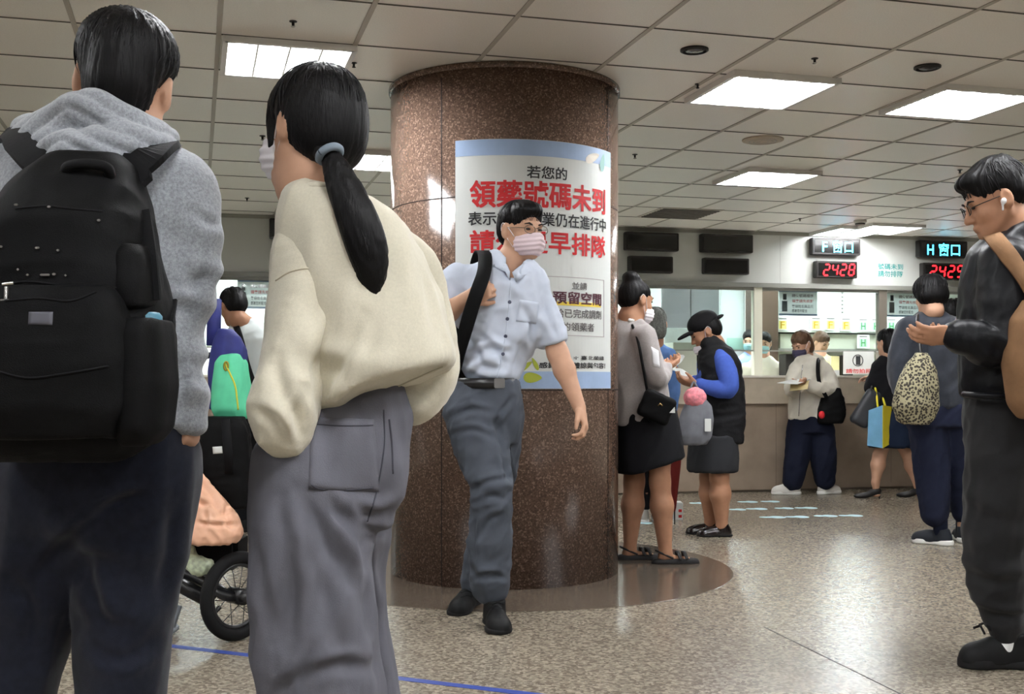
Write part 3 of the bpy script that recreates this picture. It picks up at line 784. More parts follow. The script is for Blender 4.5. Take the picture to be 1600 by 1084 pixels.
t = tag(flat_text('號碼未到', 1372, 1411, 412, 421, .003, mat('teal_vinyl',(50,140,136),.5), 'wall_lettering', None, .02), 'teal two line lettering on the wall between the red number displays', 'lettering')
flat_text('請勿排隊', 1372, 1411, 423, 432.5, .003, mat('teal_vinyl',(86,170,164),.5), 'lettering', t, .02)

# ------------------------------------------------------------------ floor stickers and tape
M_st = mat('sticker_blue', (196,230,240), .45, .3)
feet = [(1091,786,28),(1152,796,27),(1182,795,34),(1168,784,32),(1203,783.5,30),(1225,794,30),(1259,793.5,36),(1207,808,42),(1245,807.5,38),(1290,806,37),(1329,805.5,38),(1006,817,26)]
names = ['by the glossy black shoe','just behind the glossy black shoe','second behind the glossy black shoe','in the farthest row, heel end','in the farthest row, toe end','in the middle row, pillar end','in the middle row, window end','in the nearest row, first from the pillar','in the nearest row, second from the pillar','in the nearest row, third from the pillar','in the nearest row, fourth from the pillar','half seen by the sandals']
for (px, py, w_), l in zip(feet, names):
    p = fl(px, py); L = w_/F*p[1]; n = 22; V = []
    for i in range(n):
        a = 2*math.pi*i/n; x = math.cos(a)*L*.5; wd = .042*(1+.25*math.cos(a)-.45*math.exp(-((x/L+.12)/.13)**2))
        V.append((p[0]+x, p[1]+math.sin(a)*wd*1.6, .0006))
    V2 = [(x, y, .0016) for x, y, z in V]
    m = MB(); m.add(V+V2, [tuple(range(n-1,-1,-1)), tuple(n+i for i in range(n))]+[(i,(i+1)%n,n+(i+1)%n,n+i) for i in range(n)])
    tag(m.build('footprint_sticker', M_st), 'pale blue shoeprint floor sticker '+l, 'floor sticker', 'pale blue shoeprint stickers on the floor')
m = MB()
pts = [fl(215,1003), fl(405,1025.5), fl(625,1060), fl(830,1084.5), fl(980,1104)]
for p, q in zip(pts[:-1], pts[1:]):
    d = unit(q-p); n_ = np.array([-d[1],d[0],0])*.02; c = [p-n_,q-n_,q+n_,p+n_]
    m.hexa([x+[0,0,.0004] for x in c]+[x+[0,0,.0012] for x in c])
tag(m.build('floor_tape', mat('blue_tape',(52,70,140),.4)), 'thin blue tape line stuck across the terrazzo floor', 'tape')
# ------------------------------------------------------------------ people kit
M_skin = mat('skin', (192,150,124), .55, .3, var=(30,.05))
M_skin2 = mat('skin_tan', (168,124,97), .55, .3, var=(30,.06))
M_eye = mat('eye_dark', (26,20,18), .2, .6); M_brow = mat('eyebrow_hair', (34,28,26), .8)
M_lip = mat('lips', (168,104,94), .5)
M_hair = mat('black_hair', (13,12,13), .5, .16, bump=(260,.35), stretch=(1,1,.12))
M_hairb = mat('brown_hair', (92,66,46), .45, .4, bump=(260,.5), stretch=(1,1,.12))
M_hairg = mat('grey_hair', (96,98,92), .6, .3, var=(90,.4), bump=(120,.8))
M_mask = mat('surgical_mask', (226,222,226), .75, .2)
M_maskp = mat('surgical_mask_pink', (226,206,212), .75, .2)
M_maskd = mat('dark_cloth_mask', (66,62,84), .8)

def headM(yaw, pitch=0, roll=0):
    y, p, q = [math.radians(t) for t in (yaw, pitch, roll)]
    r = np.array([math.cos(y), -math.sin(y), 0]); f = np.array([math.sin(y), math.cos(y), 0]); u = np.array([0,0,1.])
    f, u = f*math.cos(p)+u*math.sin(p), u*math.cos(p)-f*math.sin(p)
    u, r = u*math.cos(q)+r*math.sin(q), r*math.cos(q)-u*math.sin(q)
    return np.stack([r, f, u], 1)

def add_head(S, c, M, s, detail=True):
    w = lambda x, y, z: c+M@(np.array([x, y, z])*s)
    e = lambda p, r, k=.02, mode='u': S.ell(w(*p), np.array(r)*s, M, k*s, mode)
    e((0,-.014,.036), (.073,.092,.083)); e((0,.020,-.022), (.062,.070,.086), .03)
    e((0,.048,-.078), (.036,.036,.034), .03)
    for t in (-1, 1):
        S.cone(w(t*.054,.0,-.045), w(t*.018,.066,-.096), .020*s, .015*s, .025*s)
        e((t*.036,.060,-.026), (.024,.020,.022), .02)
        if detail: e((t*.031,.094,.006), (.017,.013,.011), .012, 's')
        # ear
        e((t*.079,-.010,-.002), (.011,.022,.034), .008)
        if detail: e((t*.091,-.006,.004), (.007,.011,.018), .006, 's')
    S.cone(w(-.034,.078,.024), w(.034,.078,.024), .013*s, .013*s, .015*s)
    S.cone(w(0,.086,.012), w(0,.106,-.030), .008*s, .0125*s, .012*s)
    for t in (-1, 1): e((t*.013,.094,-.033), (.009,.010,.008), .008)
    if detail:
        e((0,.088,-.058), (.024,.010,.0065), .006); e((0,.086,-.068), (.020,.010,.007), .006)
    S.cone(w(0,-.026,-.05), w(0,-.03,-.105), .054*s, .056*s, .03*s)

def add_hand(S, wr, d, n, side=1, s=1.0, curl=(25,30,20), thumb=35, spread=.05):
    """palm at wr going along d; n points out of the palm; side=+1 puts the thumb on cross(d,n)"""
    wr = np.array(wr, float); d = unit(d); n = unit(np.array(n, float)-np.dot(n, d)*d); t = np.cross(d, n)*side
    M = np.stack([t, d, n], 1)
    S.cone(wr-d*.02*s, wr+d*.03*s, .022*s, .026*s, .015*s, (n, .75))
    S.ell(wr+d*.055*s, np.array([.041,.048,.0155])*s, M, .015*s)
    for i, (L, off) in enumerate(zip((.074,.082,.076,.060), (.029,.0095,-.0095,-.028))):
        b = wr+(d*(.088 if i in (1,2) else .082)+t*off)*s
        dd = unit(d+t*off*spread*20*.3); p = b; ang = 0; r = .0088*s
        cv = curl if np.ndim(curl[0]) == 0 else curl[i]
        for f, c_, r1 in zip((.46,.30,.24), cv, (.0084,.0078,.0068)):
            ang += math.radians(c_); v = dd*math.cos(ang)+n*math.sin(ang)
            q = p+v*L*f*s; S.cone(p, q, r, r1*s, .006*s); p, r = q, r1*s
    b = wr+(d*.022+t*.030+n*.006)*s; a = math.radians(thumb)
    v = unit(d*math.cos(a)+t*math.sin(a)*.9+n*.35)
    q = b+v*.045*s; S.cone(b, q, .0135*s, .0105*s, .012*s)
    v = unit(v+d*.35+n*.2-t*.2); S.cone(q, q+v*.032*s, .0102*s, .0078*s, .006*s)

def strands(c, M, s, amp, fa=26, seed=0, crown=(0,-.055,.10)):
    cr = np.array(crown)
    def f(V, N):
        q = (V-c)@M/s-cr
        ax = unit([0,-.25,1]); z = q@ax
        h = q-z[:,None]*ax; az = np.arctan2(h[:,0], h[:,1]); rad = np.linalg.norm(q, axis=1)
        Q = np.stack([np.cos(az)*fa*.35, np.sin(az)*fa*.35, rad*9], 1)
        n = noise3(Q, seed)+.6*noise3(Q*np.array([2.6,2.6,1.2]), seed+3)
        return amp*n
    return f

class Fig:
    def __init__(s, label, Z0, foot, cat='person', group=None):
        s.Z = Z0; s.k = Z0/F
        s.root = empty('person', (*P(foot, 600, Z0)[:2], 0), label, cat, group)
    def p(s, x, y, dz=0): return P(x, y, s.Z+dz)
    def head(s, x, y, dz=0, yaw=0, pitch=0, roll=0, size=1.0):
        s.hc = s.p(x, y, dz); s.hM = headM(yaw, pitch, roll); s.hs = size; return s
    def hw(s, x, y, z): return s.hc+s.hM@(np.array([x, y, z])*s.hs)
    def pts(s, L):
        return [(s.p(*q[:3]), q[3]*s.k) for q in L]
    def rows(s, L, ratio=.62):
        out = []
        for q in L:
            y, cx, a = q[:3]; dz = q[3] if len(q) > 3 else 0; b = q[4] if len(q) > 4 else a*s.k*ratio
            c = P(cx, y, s.Z+dz); out.append((c[2], c[0], c[1], a*s.k, b))
        return out
    def body(s, J, m, res, hands=(), feet=(), detail=True, legs_bare=(), tor=.085, armr=(.036,.033,.022), legr=(.06,.045,.03)):
        """J: dict of joint -> (px, py, dz)"""
        S = SDF(res); h = s.hs
        add_head(S, s.hc, s.hM, h, detail)
        j = {k: s.p(*v) for k, v in J.items()}
        nb = s.hw(0,-.03,-.10)
        S.cone(nb, j['neck'], .054*h, .058*h, .03)
        S.cone(j['neck'], j['chest'], .05, tor, .05); S.cone(j['chest'], j['pelvis'], tor, tor*1.02, .05)
        for a in 'lr':
            if 's'+a in j:
                S.cone(j['chest']*.4+j['neck']*.6, j['s'+a], .045, armr[0], .03)
                S.cone(j['s'+a], j['e'+a], armr[0]*1.05, armr[1], .02)
                m_ = j['e'+a]*.7+j['w'+a]*.3
                S.cone(j['e'+a], m_, armr[1], armr[1]*1.02, .02); S.cone(m_, j['w'+a], armr[1]*1.02, armr[2], .02)
            if 'h'+a in j:
                bare = a in legs_bare; f = legr
                S.cone(j['pelvis'], j['h'+a], tor*.9, f[0]*1.1, .04)
                S.cone(j['h'+a], j['k'+a], f[0]*1.1, f[1], .03)
                cf = j['k'+a]*.66+j['a'+a]*.34
                if bare: cf = cf+np.array([0,.0,0])
                S.cone(j['k'+a], cf, f[1], f[1]*(1.12 if bare else .95), .03); S.cone(cf, j['a'+a], f[1]*(1.12 if bare else .95), f[2], .03)
        for (a, d, n, side, kw) in hands:
            add_hand(S, j['w'+a], d, n, side, **kw)
        for (a, d) in feet:
            d = unit([math.sin(math.radians(d)), math.cos(math.radians(d)), 0])
            A = j['a'+a]; b = np.array([A[0], A[1], .036]); S.cone(A, b-d*.01, f[2], .026, .02); S.cone(b-d*.015, b+d*.12-[0,0,.012], .025, .019, .015, ((0,0,1.), .75))
        s.ank = {a: j['a'+a] for a in 'lr' if 'a'+a in j}
        return S.build('body', m, s.root, 1)
    def shoe_on(s, a, ang, L=.27, **kw):
        A = s.ank[a]; t = math.radians(ang); return s.shoe((A[0]+math.sin(t)*L*.20, A[1]+math.cos(t)*L*.20), ang, L, **kw)
    def face(s, eyes=True, brows=True, lids=None):
        if eyes:
            for t in (-1, 1):
                S = SDF(.003 if s.hs > .5 else .003); S.ell(s.hw(t*.031,.084,.006), np.array([.013,.006,.0055])*s.hs, s.hM, .001); S.build('eye', M_eye, s.root)
        if brows:
            for t in (-1, 1):
                m = MB(); m.tube([s.hw(t*.016,.092,.024), s.hw(t*.032,.093,.030), s.hw(t*.048,.080,.026)], [.0035*s.hs,.004*s.hs,.002*s.hs], 6); m.build('eyebrow', M_brow, s.root, True)
    def hair(s, m, prims, cuts, res=.006, amp=.003, fa=26, seed=0, smooth=1, name='hair', grow=(), k=.03):
        """prims: ellipsoids in head space; cuts: ellipsoids removed, or (point, normal) planes in head space"""
        S = SDF(res)
        for c, r in prims: S.ell(s.hw(*c), np.array(r)*s.hs, s.hM, k)
        for q in cuts:
            if q[0] == 'p': S.cut(s.hw(*q[1]), s.hM@unit(q[2]), .02)
            else: S.ell(s.hw(*q[0]), np.array(q[1])*s.hs, s.hM, .02, 's')
        for g in grow: S.chain([(s.hw(*q[:3]), q[3]*s.hs) for q in g], .02)
        return S.build(name, m, s.root, smooth, strands(s.hc, s.hM, s.hs, amp, fa, seed))
    def mask(s, m=None, dz=0, loops=True, tilt=0):
        S = SDF(.004); h = s.hs
        S.ell(s.hw(0,.050+dz*.2,-.052+dz), np.array([.068,.074,.062])*h, s.hM, .01); S.ell(s.hw(0,.09,-.03+dz), np.array([.022,.035,.03])*h, s.hM, .03)
        S.cut(s.hw(0,.030,-.04), s.hM@unit([0,-1,.0]), .004); S.cut(s.hw(0,.1,-.008+dz), s.hM@unit([0,-.25,1]), .004); S.cut(s.hw(0,.06,-.108+dz), s.hM@unit([0,.3,-1]), .004)
        def pl(V, N):
            q = (V-s.hc)@s.hM/h; return .0016*np.sin(q[:,2]*330+np.abs(q[:,0])*60)
        o = S.build('face_mask', m or M_mask, s.root, 1, pl)
        if loops:
            for t in (-1, 1):
                L = MB(); L.tube(smooth_curve([s.hw(t*.064,.035,-.025+dz), s.hw(t*.078,.010,.010), s.hw(t*.086,-.018,.030), s.hw(t*.083,-.030,.0), s.hw(t*.076,.0,-.03), s.hw(t*.062,.03,-.07+dz)], 4), .0013*h+.0004, 5); L.build('ear_loop', M_mask, o, True)
        return o
    def glasses(s, m):
        g = MB(); h = s.hs
        for t in (-1, 1):
            ring = [s.hw(t*(.033+.024*math.cos(a)), .104-.010*abs(math.cos(a))*(1 if t*math.cos(a) > 0 else .2), .004+.017*math.sin(a)) for a in np.linspace(0, 2*math.pi, 25)]
            g.tube(ring, .0016*h, 6, False)
            g.tube([s.hw(t*.057,.094,.008), s.hw(t*.074,.06,.010), s.hw(t*.082,-.005,.012), s.hw(t*.082,-.03,-.005)], .0016*h, 6)
        g.tube([s.hw(-.009,.106,.008), s.hw(0,.110,.011), s.hw(.009,.106,.008)], .0016*h, 6)
        o = g.build('glasses', m, s.root, True)
        return o
    def garment(s, name, m, res, lofts=(), limbs=(), ells=(), cuts=(), disp=None, smooth=2, k=.03, n=2.3, yaw=0, parent=None, ratio=.62, boxes=()):
        S = SDF(res)
        for L in lofts: S.loft(s.rows(L, ratio), k, n, math.radians(yaw))
        for L in limbs:
            sq = None
            if isinstance(L, tuple): L, sq = L
            S.chain(s.pts(L), k, sq)
        for c, r in ells: S.ell(s.p(*c), r, None, k)
        for q in cuts:
            S.cut(q[0], q[1], .006)
        return S.build(name, m, parent or s.root, smooth, disp)
    def shoe(s, c, ang, L=.27, Wd=.095, m=None, msole=None, H=.075, lift=0, heel=0, sole=.022, name='shoe', pitch=0, slit=False, res=.005):
        """c = floor point under the middle of the foot; ang = direction the toe points (0 away, 90 to the right)"""
        a = math.radians(ang); f = np.array([math.sin(a), math.cos(a), 0]); r = np.array([math.cos(a), -math.sin(a), 0]); u = np.array([0,0,1.])
        if pitch:
            t = math.radians(pitch); f, u = f*math.cos(t)-u*math.sin(t), u*math.cos(t)+f*math.sin(t)
        M = np.stack([r, f, u], 1); c = np.array([c[0], c[1], lift])
        w = lambda x, y, z: c+M@np.array([x, y, z])
        up = SDF(res); b = sole*.7
        up.ell(w(0,L*.30,b), (Wd*.47,L*.20,H*.62), M, .02); up.ell(w(0,L*.05,b), (Wd*.42,L*.28,H*.85), M, .03)
        up.ell(w(0,-L*.27,b+H*.2), (Wd*.40,L*.20,H*.8), M, .03)
        up.cone(w(0,-L*.24,H*.5), w(0,-L*.22,H*1.15), Wd*.40, Wd*.42, .02)
        up.cut(w(0,0,b*.6), -u); up.cut(w(0,-L*.2,H*1.22), unit(u*1+f*.10))
        o = up.build(name, m, s.root, 1)
        so = SDF(res)
        so.ell(w(.003,L*.27,sole*.5), (Wd*.52,L*.235,sole*3), M, .02); so.ell(w(0,-L*.30,sole*.5), (Wd*.44,L*.20,sole*3), M, .02); so.cone(w(0,L*.2,sole*.5), w(0,-L*.25,sole*.5), Wd*.40, Wd*.38, .02)
        so.cut(w(0,0,sole), u); so.cut(w(0,0,0), -u)
        if heel:
            pass
        so.build('sole', msole, o, 1)
        return o

def ray_hit(o, px, py, off=.0015):
    """point on mesh o met by the sight line through (px, py), moved off along its normal"""
    if not hasattr(ray_hit, 'c'): ray_hit.c = {}
    if o.name not in ray_hit.c:
        from mathutils.bvhtree import BVHTree
        me = o.data; b0 = Vector(root_of(o).location) if o.parent else Vector(o.location)
        ray_hit.c[o.name] = BVHTree.FromPolygons([v.co+b0 for v in me.vertices], [tuple(p.vertices) for p in me.polygons])
    d = Vector(((px-CX)/F, 1, (HY-py)/F)).normalized()
    h = ray_hit.c[o.name].ray_cast(Vector((0,0,HCAM)), d)
    if h[0] is None: return None, None
    n = h[1] if h[1].dot(d) < 0 else -h[1]
    return np.array(h[0]+n*off), np.array(n)
def seam(o, pxs, r, m, name, parent=None, n=8, off=.0):
    pts = []
    for q in smooth_curve([(x, y, 0) for x, y in pxs], n):
        h, _ = ray_hit(o, q[0], q[1], off)
        if h is not None: pts.append(h)
    if len(pts) < 2: return None
    b = MB(); b.tube(pts, r, 6); return b.build(name, m, parent or o, True)
def patch(o, outline, m, name, parent=None, th=.003, n=16):
    """thin pad lying on o inside a quadrilateral outline (picture corners tl, tr, br, bl)"""
    q = [np.array(t, float) for t in outline]; V = []; ok = True
    for layer in (-.004, th):
        for i in range(n+1):
            for j in range(n+1):
                u, v = i/n, j/n
                x = (q[0]*(1-u)+q[1]*u)*(1-v)+(q[3]*(1-u)+q[2]*u)*v
                e = min(u, 1-u, v, 1-v)*n
                h, nn = ray_hit(o, x[0], x[1], layer if layer < 0 else th*min(1, .35+.65*e))
                if h is None: return None
                V.append(h)
    N = (n+1)**2; I = lambda l, i, j: l*N+i*(n+1)+j
    Fs = [(I(1,i,j),I(1,i+1,j),I(1,i+1,j+1),I(1,i,j+1)) for i in range(n) for j in range(n)]
    for i in range(n):
        Fs += [(I(0,i,0),I(0,i+1,0),I(1,i+1,0),I(1,i,0)), (I(0,i,n),I(1,i,n),I(1,i+1,n),I(0,i+1,n)), (I(0,0,i),I(1,0,i),I(1,0,i+1),I(0,0,i+1)), (I(0,n,i),I(0,n,i+1),I(1,n,i+1),I(1,n,i))]
    b = MB(); b.add(V, Fs); return b.build(name, m, parent or o, True)
def crease_fn(fig, lines):
    """pressed-in folds: each line = (picture points, width m, depth m), carried by the surface facing the viewer"""
    L = []
    for pts, w_, a_ in lines:
        q = np.array([fig.p(x, y)[[0,2]] for x, y, z in smooth_curve([(x, y, 0) for x, y in pts], 6)]); L.append((q, w_, a_))
    def f(V, N):
        sc = fig.Z/V[:,1]; X = np.stack([V[:,0]*sc, HCAM+(V[:,2]-HCAM)*sc], 1); out = np.zeros(len(V)); fr = np.clip(-N[:,1]*2.5+.3, 0, 1)
        for q, w_, a_ in L:
            best = np.full(len(V), 9.); tp = np.zeros(len(V)); side = np.zeros(len(V)); n = len(q)-1
            for i in range(n):
                d = q[i+1]-q[i]; t = np.clip(((X-q[i])@d)/(d@d+1e-12), 0, 1); e = X-q[i]-t[:,None]*d; dd = np.sqrt((e**2).sum(1)); m = dd < best
                best = np.where(m, dd, best); tp = np.where(m, (i+t)/n, tp); side = np.where(m, np.sign(d[0]*e[:,1]-d[1]*e[:,0]), side)
            env = np.sin(np.pi*np.clip(tp, .03, .97))**.6
            s_ = best*side/w_
            out += fr*env*a_*(-np.exp(-s_*s_)+.75*np.exp(-((s_-1.7)/1.0)**2)+.35*np.exp(-((s_+1.9)/1.1)**2))
        return out
    return f
def both(f, g): return lambda V, N: f(V, N)+g(V, N)
def fold_mix(specs, creases=()):
    """specs: (direction, fa, fc, amp, seed); creases: (centre, radius, direction, frequency, amp)"""
    def f(V, N):
        d = np.zeros(len(V))
        for (a, fa, fc, amp, seed) in specs: d += folds(V, a, fa, fc, amp, seed)
        for (c, r, a, fr, amp) in creases:
            e = np.exp(-((V-c)**2).sum(1)/(r*r)); wv = noise3((V-c)*9, 5)
            d += e*amp*np.sin(((V-c)@unit(a))*fr+wv*3)
        return d
    return f
# ------------------------------------------------------------------ the man in the grey hoodie
def node_heather(name, base, amt=.28):
    m = mat(name, base, .9, .15, sheen=.3); nt = m.node_tree; b = nt.nodes['Principled BSDF']; N = nt.nodes.new; Lk = nt.links.new
    tc = N('ShaderNodeTexCoord'); n1 = N('ShaderNodeTexNoise'); n1.inputs['Scale'].default_value = 170; n1.inputs['Detail'].default_value = 6
    n1.inputs['Roughness'].default_value = .75
    Lk(tc.outputs['Object'], n1.inputs['Vector']); r = N('ShaderNodeValToRGB'); L = lin(base)
    r.color_ramp.elements[0].position = .36; r.color_ramp.elements[1].position = .64
    r.color_ramp.elements[0].color = (*[x*(1-amt) for x in L],1); r.color_ramp.elements[1].color = (*[min(1,x*(1+amt)) for x in L],1)
    Lk(n1.outputs['Fac'], r.inputs[0]); Lk(r.outputs[0], b.inputs['Base Color'])
    bp = N('ShaderNodeBump'); bp.inputs['Strength'].default_value = .3; bp.inputs['Distance'].default_value = .002
    n2 = N('ShaderNodeTexNoise'); n2.inputs['Scale'].default_value = 500; Lk(tc.outputs['Object'], n2.inputs['Vector']); Lk(n2.outputs['Fac'], bp.inputs['Height']); Lk(bp.outputs[0], b.inputs['Normal'])
    return m
M_hoodie = node_heather('grey_heather_fleece', (152,156,162))
M_navyp = mat('navy_trouser_cloth', (27,30,42), .85, .15, var=(60,.2), bump=(700,.25), sheen=.15)
M_black = mat('black_nylon', (12,12,13), .7, .12, var=(25,.25), bump=(500,.25))
M_blackl = mat('black_webbing', (17,17,19), .7, .15, bump=(900,.3))
M_shoeb = mat('black_shoe', (17,17,18), .6, .2); M_soleb = mat('black_sole', (22,22,23), .7)
M_metal = mat('zip_metal', (200,200,200), .25, metal=1)

A = Fig('man seen from behind in a grey hoodie wearing a black backpack', 2.2, 130)
A.head(194, 136, 0, -12, -3, 8, 1.04)
A.body({'neck':(196,225,-.01),'chest':(160,330,0),'pelvis':(150,690,0),'sl':(5,285,0),'el':(-28,440,0),'wl':(-18,625,-.0),'sr':(288,285,0),'er':(300,432,.0),'wr':(293,632,-.02),
        'hl':(80,730,0),'kl':(48,1016,0),'al':(10,1335,0),'hr':(215,730,0),'kr':(200,1016,0),'ar':(182,1335,0)}, M_skin, .006,
       hands=[('r',(.15,-.12,-1),(-1,.2,0),-1,{'s':.8,'curl':(50,50,30)}),('l',(.0,0,-1),(1,.2,0),1,{})], feet=[('l',-8),('r',8)], armr=(.030,.023,.018))
A.face()
# nape and back follow the head down to the collar
A.hair(M_hair, [((0,-.018,.058),(.091,.106,.080)),((0,-.050,.004),(.066,.080,.080)),((0,-.068,-.035),(.047,.044,.050)),((.0,.05,.09),(.06,.05,.04))],
       [((0,.125,-.035),(.085,.09,.095)),((.108,-.012,-.026),(.047,.072,.056)),((-.108,-.012,-.026),(.047,.072,.056)),('p',(0,0,-.078),(0,.15,-1))], .0045, .0052, 30, 1)
# strands
def tufts(fig, m, n, seed, r0=.0016, Ls=(.05,.09), span=(0.05,1.7), name='hair_lock', base=((0,-.016,.050),(.090,.109,.087)), az=(0,2*math.pi), lift=.004):
    rg = random.Random(seed); b = MB(); c0, r0_ = np.array(base[0]), np.array(base[1])
    for i in range(n):
        a = rg.uniform(*az); th = rg.uniform(*span); pts = []; L = rg.uniform(*Ls)/.09
        tw = rg.uniform(-.25,.25)
        for k in range(6):
            t = th+L*k/5*.95; aa = a+tw*k/5
            q = c0+r0_*np.array([math.sin(t)*math.sin(aa), math.sin(t)*math.cos(aa)*1, math.cos(t)])*(1+.006+lift*k)
            pts.append(fig.hw(*q))
        b.tube(pts, [r0*.6, r0, r0, r0*.9, r0*.6, r0*.2], 4)
    return b.build(name, m, fig.root, True)
M_hairs = mat('hair_strand', (22,21,23), .45, .25)
tufts(A, M_hairs, 260, 5, .0011, span=(.02,1.35), az=(1.5,4.8))
hd_folds = fold_mix([((.25,.1,1),2.2,9,.010,2),((1,.2,-.5),3,12,.006,4),((.5,0,1),8,26,.002,8)],
    [(A.p(335,430,-.03),.09,(.2,0,1),95,.005),(A.p(300,560,-.02),.10,(.35,0,1),85,.006),(A.p(290,470,-.05),.08,(.7,0,.7),80,.005),(A.p(275,620,-.06),.09,(.3,0,1),75,.004)])
hood_low = A.garment('hoodie', M_hoodie, .0062,
    lofts=[[(226,168,62),(238,160,98),(255,152,136),(285,150,158),(330,150,164),(420,150,150),(520,150,150),(600,152,157),(640,154,160),(662,154,156)]],
    limbs=[[(262,274,0,46),(286,297,0,49),(300,360,0,43),(306,425,.0,38),(296,490,-.01,30),(288,560,-.01,27),(296,615,-.02,25),(300,655,-.02,21)],
           [(30,272,0,46),(4,292,0,55),(-14,360,0,48),(-22,430,.0,43),(-16,520,-.01,38),(-12,590,-.02,33),(-13,632,-.02,25)]],
    cuts=[(A.p(150,658),(0,0,-1)) ] if False else [], disp=both(hd_folds, crease_fn(A, [([(345,365),(328,425),(300,452)],.011,.010),([(322,380),(308,440),(284,520)],.012,.009),([(318,600),(292,592),(268,612)],.010,.007),([(270,560),(284,600),(270,645)],.010,.007),([(300,330),(330,350),(346,340)],.009,.006),([(262,440),(285,450),(300,440)],.010,.006)])), ratio=.66, k=.04)
def hoodf(V, N):
    q = V-A.p(150,215,-.06)
    ph = q[:,2]*95+np.abs(q[:,0]+.02)*38+noise3(V*9, 3)*2.0
    return .0085*(np.abs(np.sin(ph))**.7-.5)*np.clip(1.2-np.abs(q[:,2])*3, .2, 1)+folds(V,(1,.1,.4),4,16,.006,6)
A.garment('hood', M_hoodie, .005,
    limbs=[[(40,210,.02,22),(66,222,-.06,30),(108,238,-.115,34),(150,242,-.135,36),(200,228,-.115,34),(240,218,-.05,26),(262,222,.02,18)],
           [(58,205,.03,22),(84,196,-.06,28),(118,178,-.10,28),(150,172,-.115,27),(186,186,-.105,27),(214,206,-.06,25),(244,222,.03,16)],
           [(122,172,-.06,24),(148,166,-.075,20),(176,176,-.07,20)],
           [(70,215,.06,24),(110,235,.11,22),(160,245,.135,22),(215,240,.11,22),(245,228,.05,20)]],
    disp=hoodf, k=.022, smooth=2)
pf = fold_mix([((.15,0,1),1.6,9,.012,11),((.6,0,1),2.2,14,.006,12),((.3,0,1),6,40,.0015,14)],
    [(A.p(150,860,-.1),.12,(.5,0,1),55,.005),(A.p(200,980,-.1),.12,(.3,0,1),50,.004),(A.p(60,980,-.1),.12,(-.3,0,1),50,.004)])
A.garment('trousers', M_navyp, .0075,
    lofts=[[(628,152,148),(660,152,150),(700,152,152),(760,150,150),(810,147,138),(850,143,110),(895,140,60)]],
    limbs=[[(72,740,0,84),(66,850,0,79),(48,960,0,66),(20,1084,0,60),(12,1200,0,58),(10,1318,0,56)],
           [(228,740,0,80),(211,850,0,79),(193,960,0,73),(190,1084,0,66),(185,1200,0,62),(182,1318,0,58)]], disp=both(pf, crease_fn(A, [([(50,910),(110,842),(170,800),(230,762)],.014,.010),([(140,800),(190,782),(240,775)],.012,.008),([(132,875),(150,930),(170,980)],.014,.009),([(270,780),(262,870),(250,960)],.014,.007),([(20,900),(50,960),(40,1040)],.014,.008),([(240,1000),(190,1030),(150,1010)],.014,.008)])), k=.025, ratio=.7)
for (px, an) in ((10,-8),(182,8)):
    c = A.p(px, 600); A.shoe((c[0]+math.sin(math.radians(an))*.06, c[1]+.06), an, .29, .1, M_shoeb, M_soleb)

# backpack
B = Fig('x', 1.985, 100); bpo = B.root; bpo.name = 'backpack'
tag(bpo, 'big black backpack on the back of the man in the grey hoodie', 'backpack'); bpo.location[2] = 0
def bp_f(V, N):
    return folds(V,(1,0,.15),3,15,.007,21)+folds(V,(.2,0,1),3,22,.003,23)
S_ = SDF(.006)
S_.loft(B.rows([(244,138,52,.03,.05),(262,134,76,.03,.075),(300,124,100,.02,.095),(350,112,120,.0,.115),(400,104,134,0,.125),(470,99,160,0,.13),(560,99,165,0,.13),(640,98,160,0,.125),(690,97,140,0,.11),(716,97,104,.01,.085)]), .02, 3.0)
body_ = S_.build('body', M_black, bpo, 2, bp_f)
S_ = SDF(.006); S_.loft(B.rows([(448,62,112,-.10,.045),(470,64,128,-.105,.055),(560,66,132,-.11,.06),(640,68,128,-.108,.055),(684,70,110,-.10,.045)]), .02, 3.2)
pocket_ = S_.build('front_pocket', M_black, bpo, 2, lambda V, N: folds(V,(1,0,.1),4,18,.006,31))
S_ = SDF(.006); S_.loft(B.rows([(385,215,18,-.03,.06),(400,215,24,-.035,.07),(450,218,28,-.04,.075),(484,222,26,-.04,.07)]), .02, 2.6)
S_.build('side_flap', M_black, bpo, 2, lambda V, N: folds(V,(.1,0,1),3,24,.005,33))
S_ = SDF(.006); S_.loft(B.rows([(500,230,30,-.05,.07),(520,230,34,-.05,.085),(600,232,38,-.05,.09),(670,228,34,-.05,.085),(694,220,24,-.05,.06)]), .02, 2.6)
side_ = S_.build('side_pocket', M_black, bpo, 2, lambda V, N: folds(V,(.1,0,1),3,24,.004,34))
# shoulder straps
hod = hood_low
def strap(name, pl, wd, th=.012):
    pts = smooth_curve([B.p(*q) for q in pl], 6); n_ = [unit(np.array([0,-1,.45]))]*len(pts)
    b = MB(); b.band(pts, n_, wd, th); return b.build(name, M_blackl, bpo)
strap('shoulder_strap', [(264,268,.27),(268,238,.22),(258,233,.14),(236,246,.07),(205,272,.05),(168,312,.02)], [.045]*12+[.055]*10+[.08]*9)
strap('shoulder_strap', [(14,250,.27),(16,214,.22),(28,222,.13),(50,246,.08),(80,275,.06),(112,318,.03)], [.045]*12+[.055]*10+[.08]*9)
strap('compression_strap', [(222,330,-.02),(232,400,-.05),(238,470,-.06)], .03, .004)
strap('compression_strap', [(268,470,.05),(262,520,.0),(268,560,.09)], .022, .004)
m = MB(); m.tube(smooth_curve([B.p(100,272,-.05), B.p(108,260,-.065), B.p(138,256,-.07), B.p(166,261,-.065), B.p(172,275,-.05)], 6), .0095, 8); m.build('top_handle', M_blackl, bpo, True)
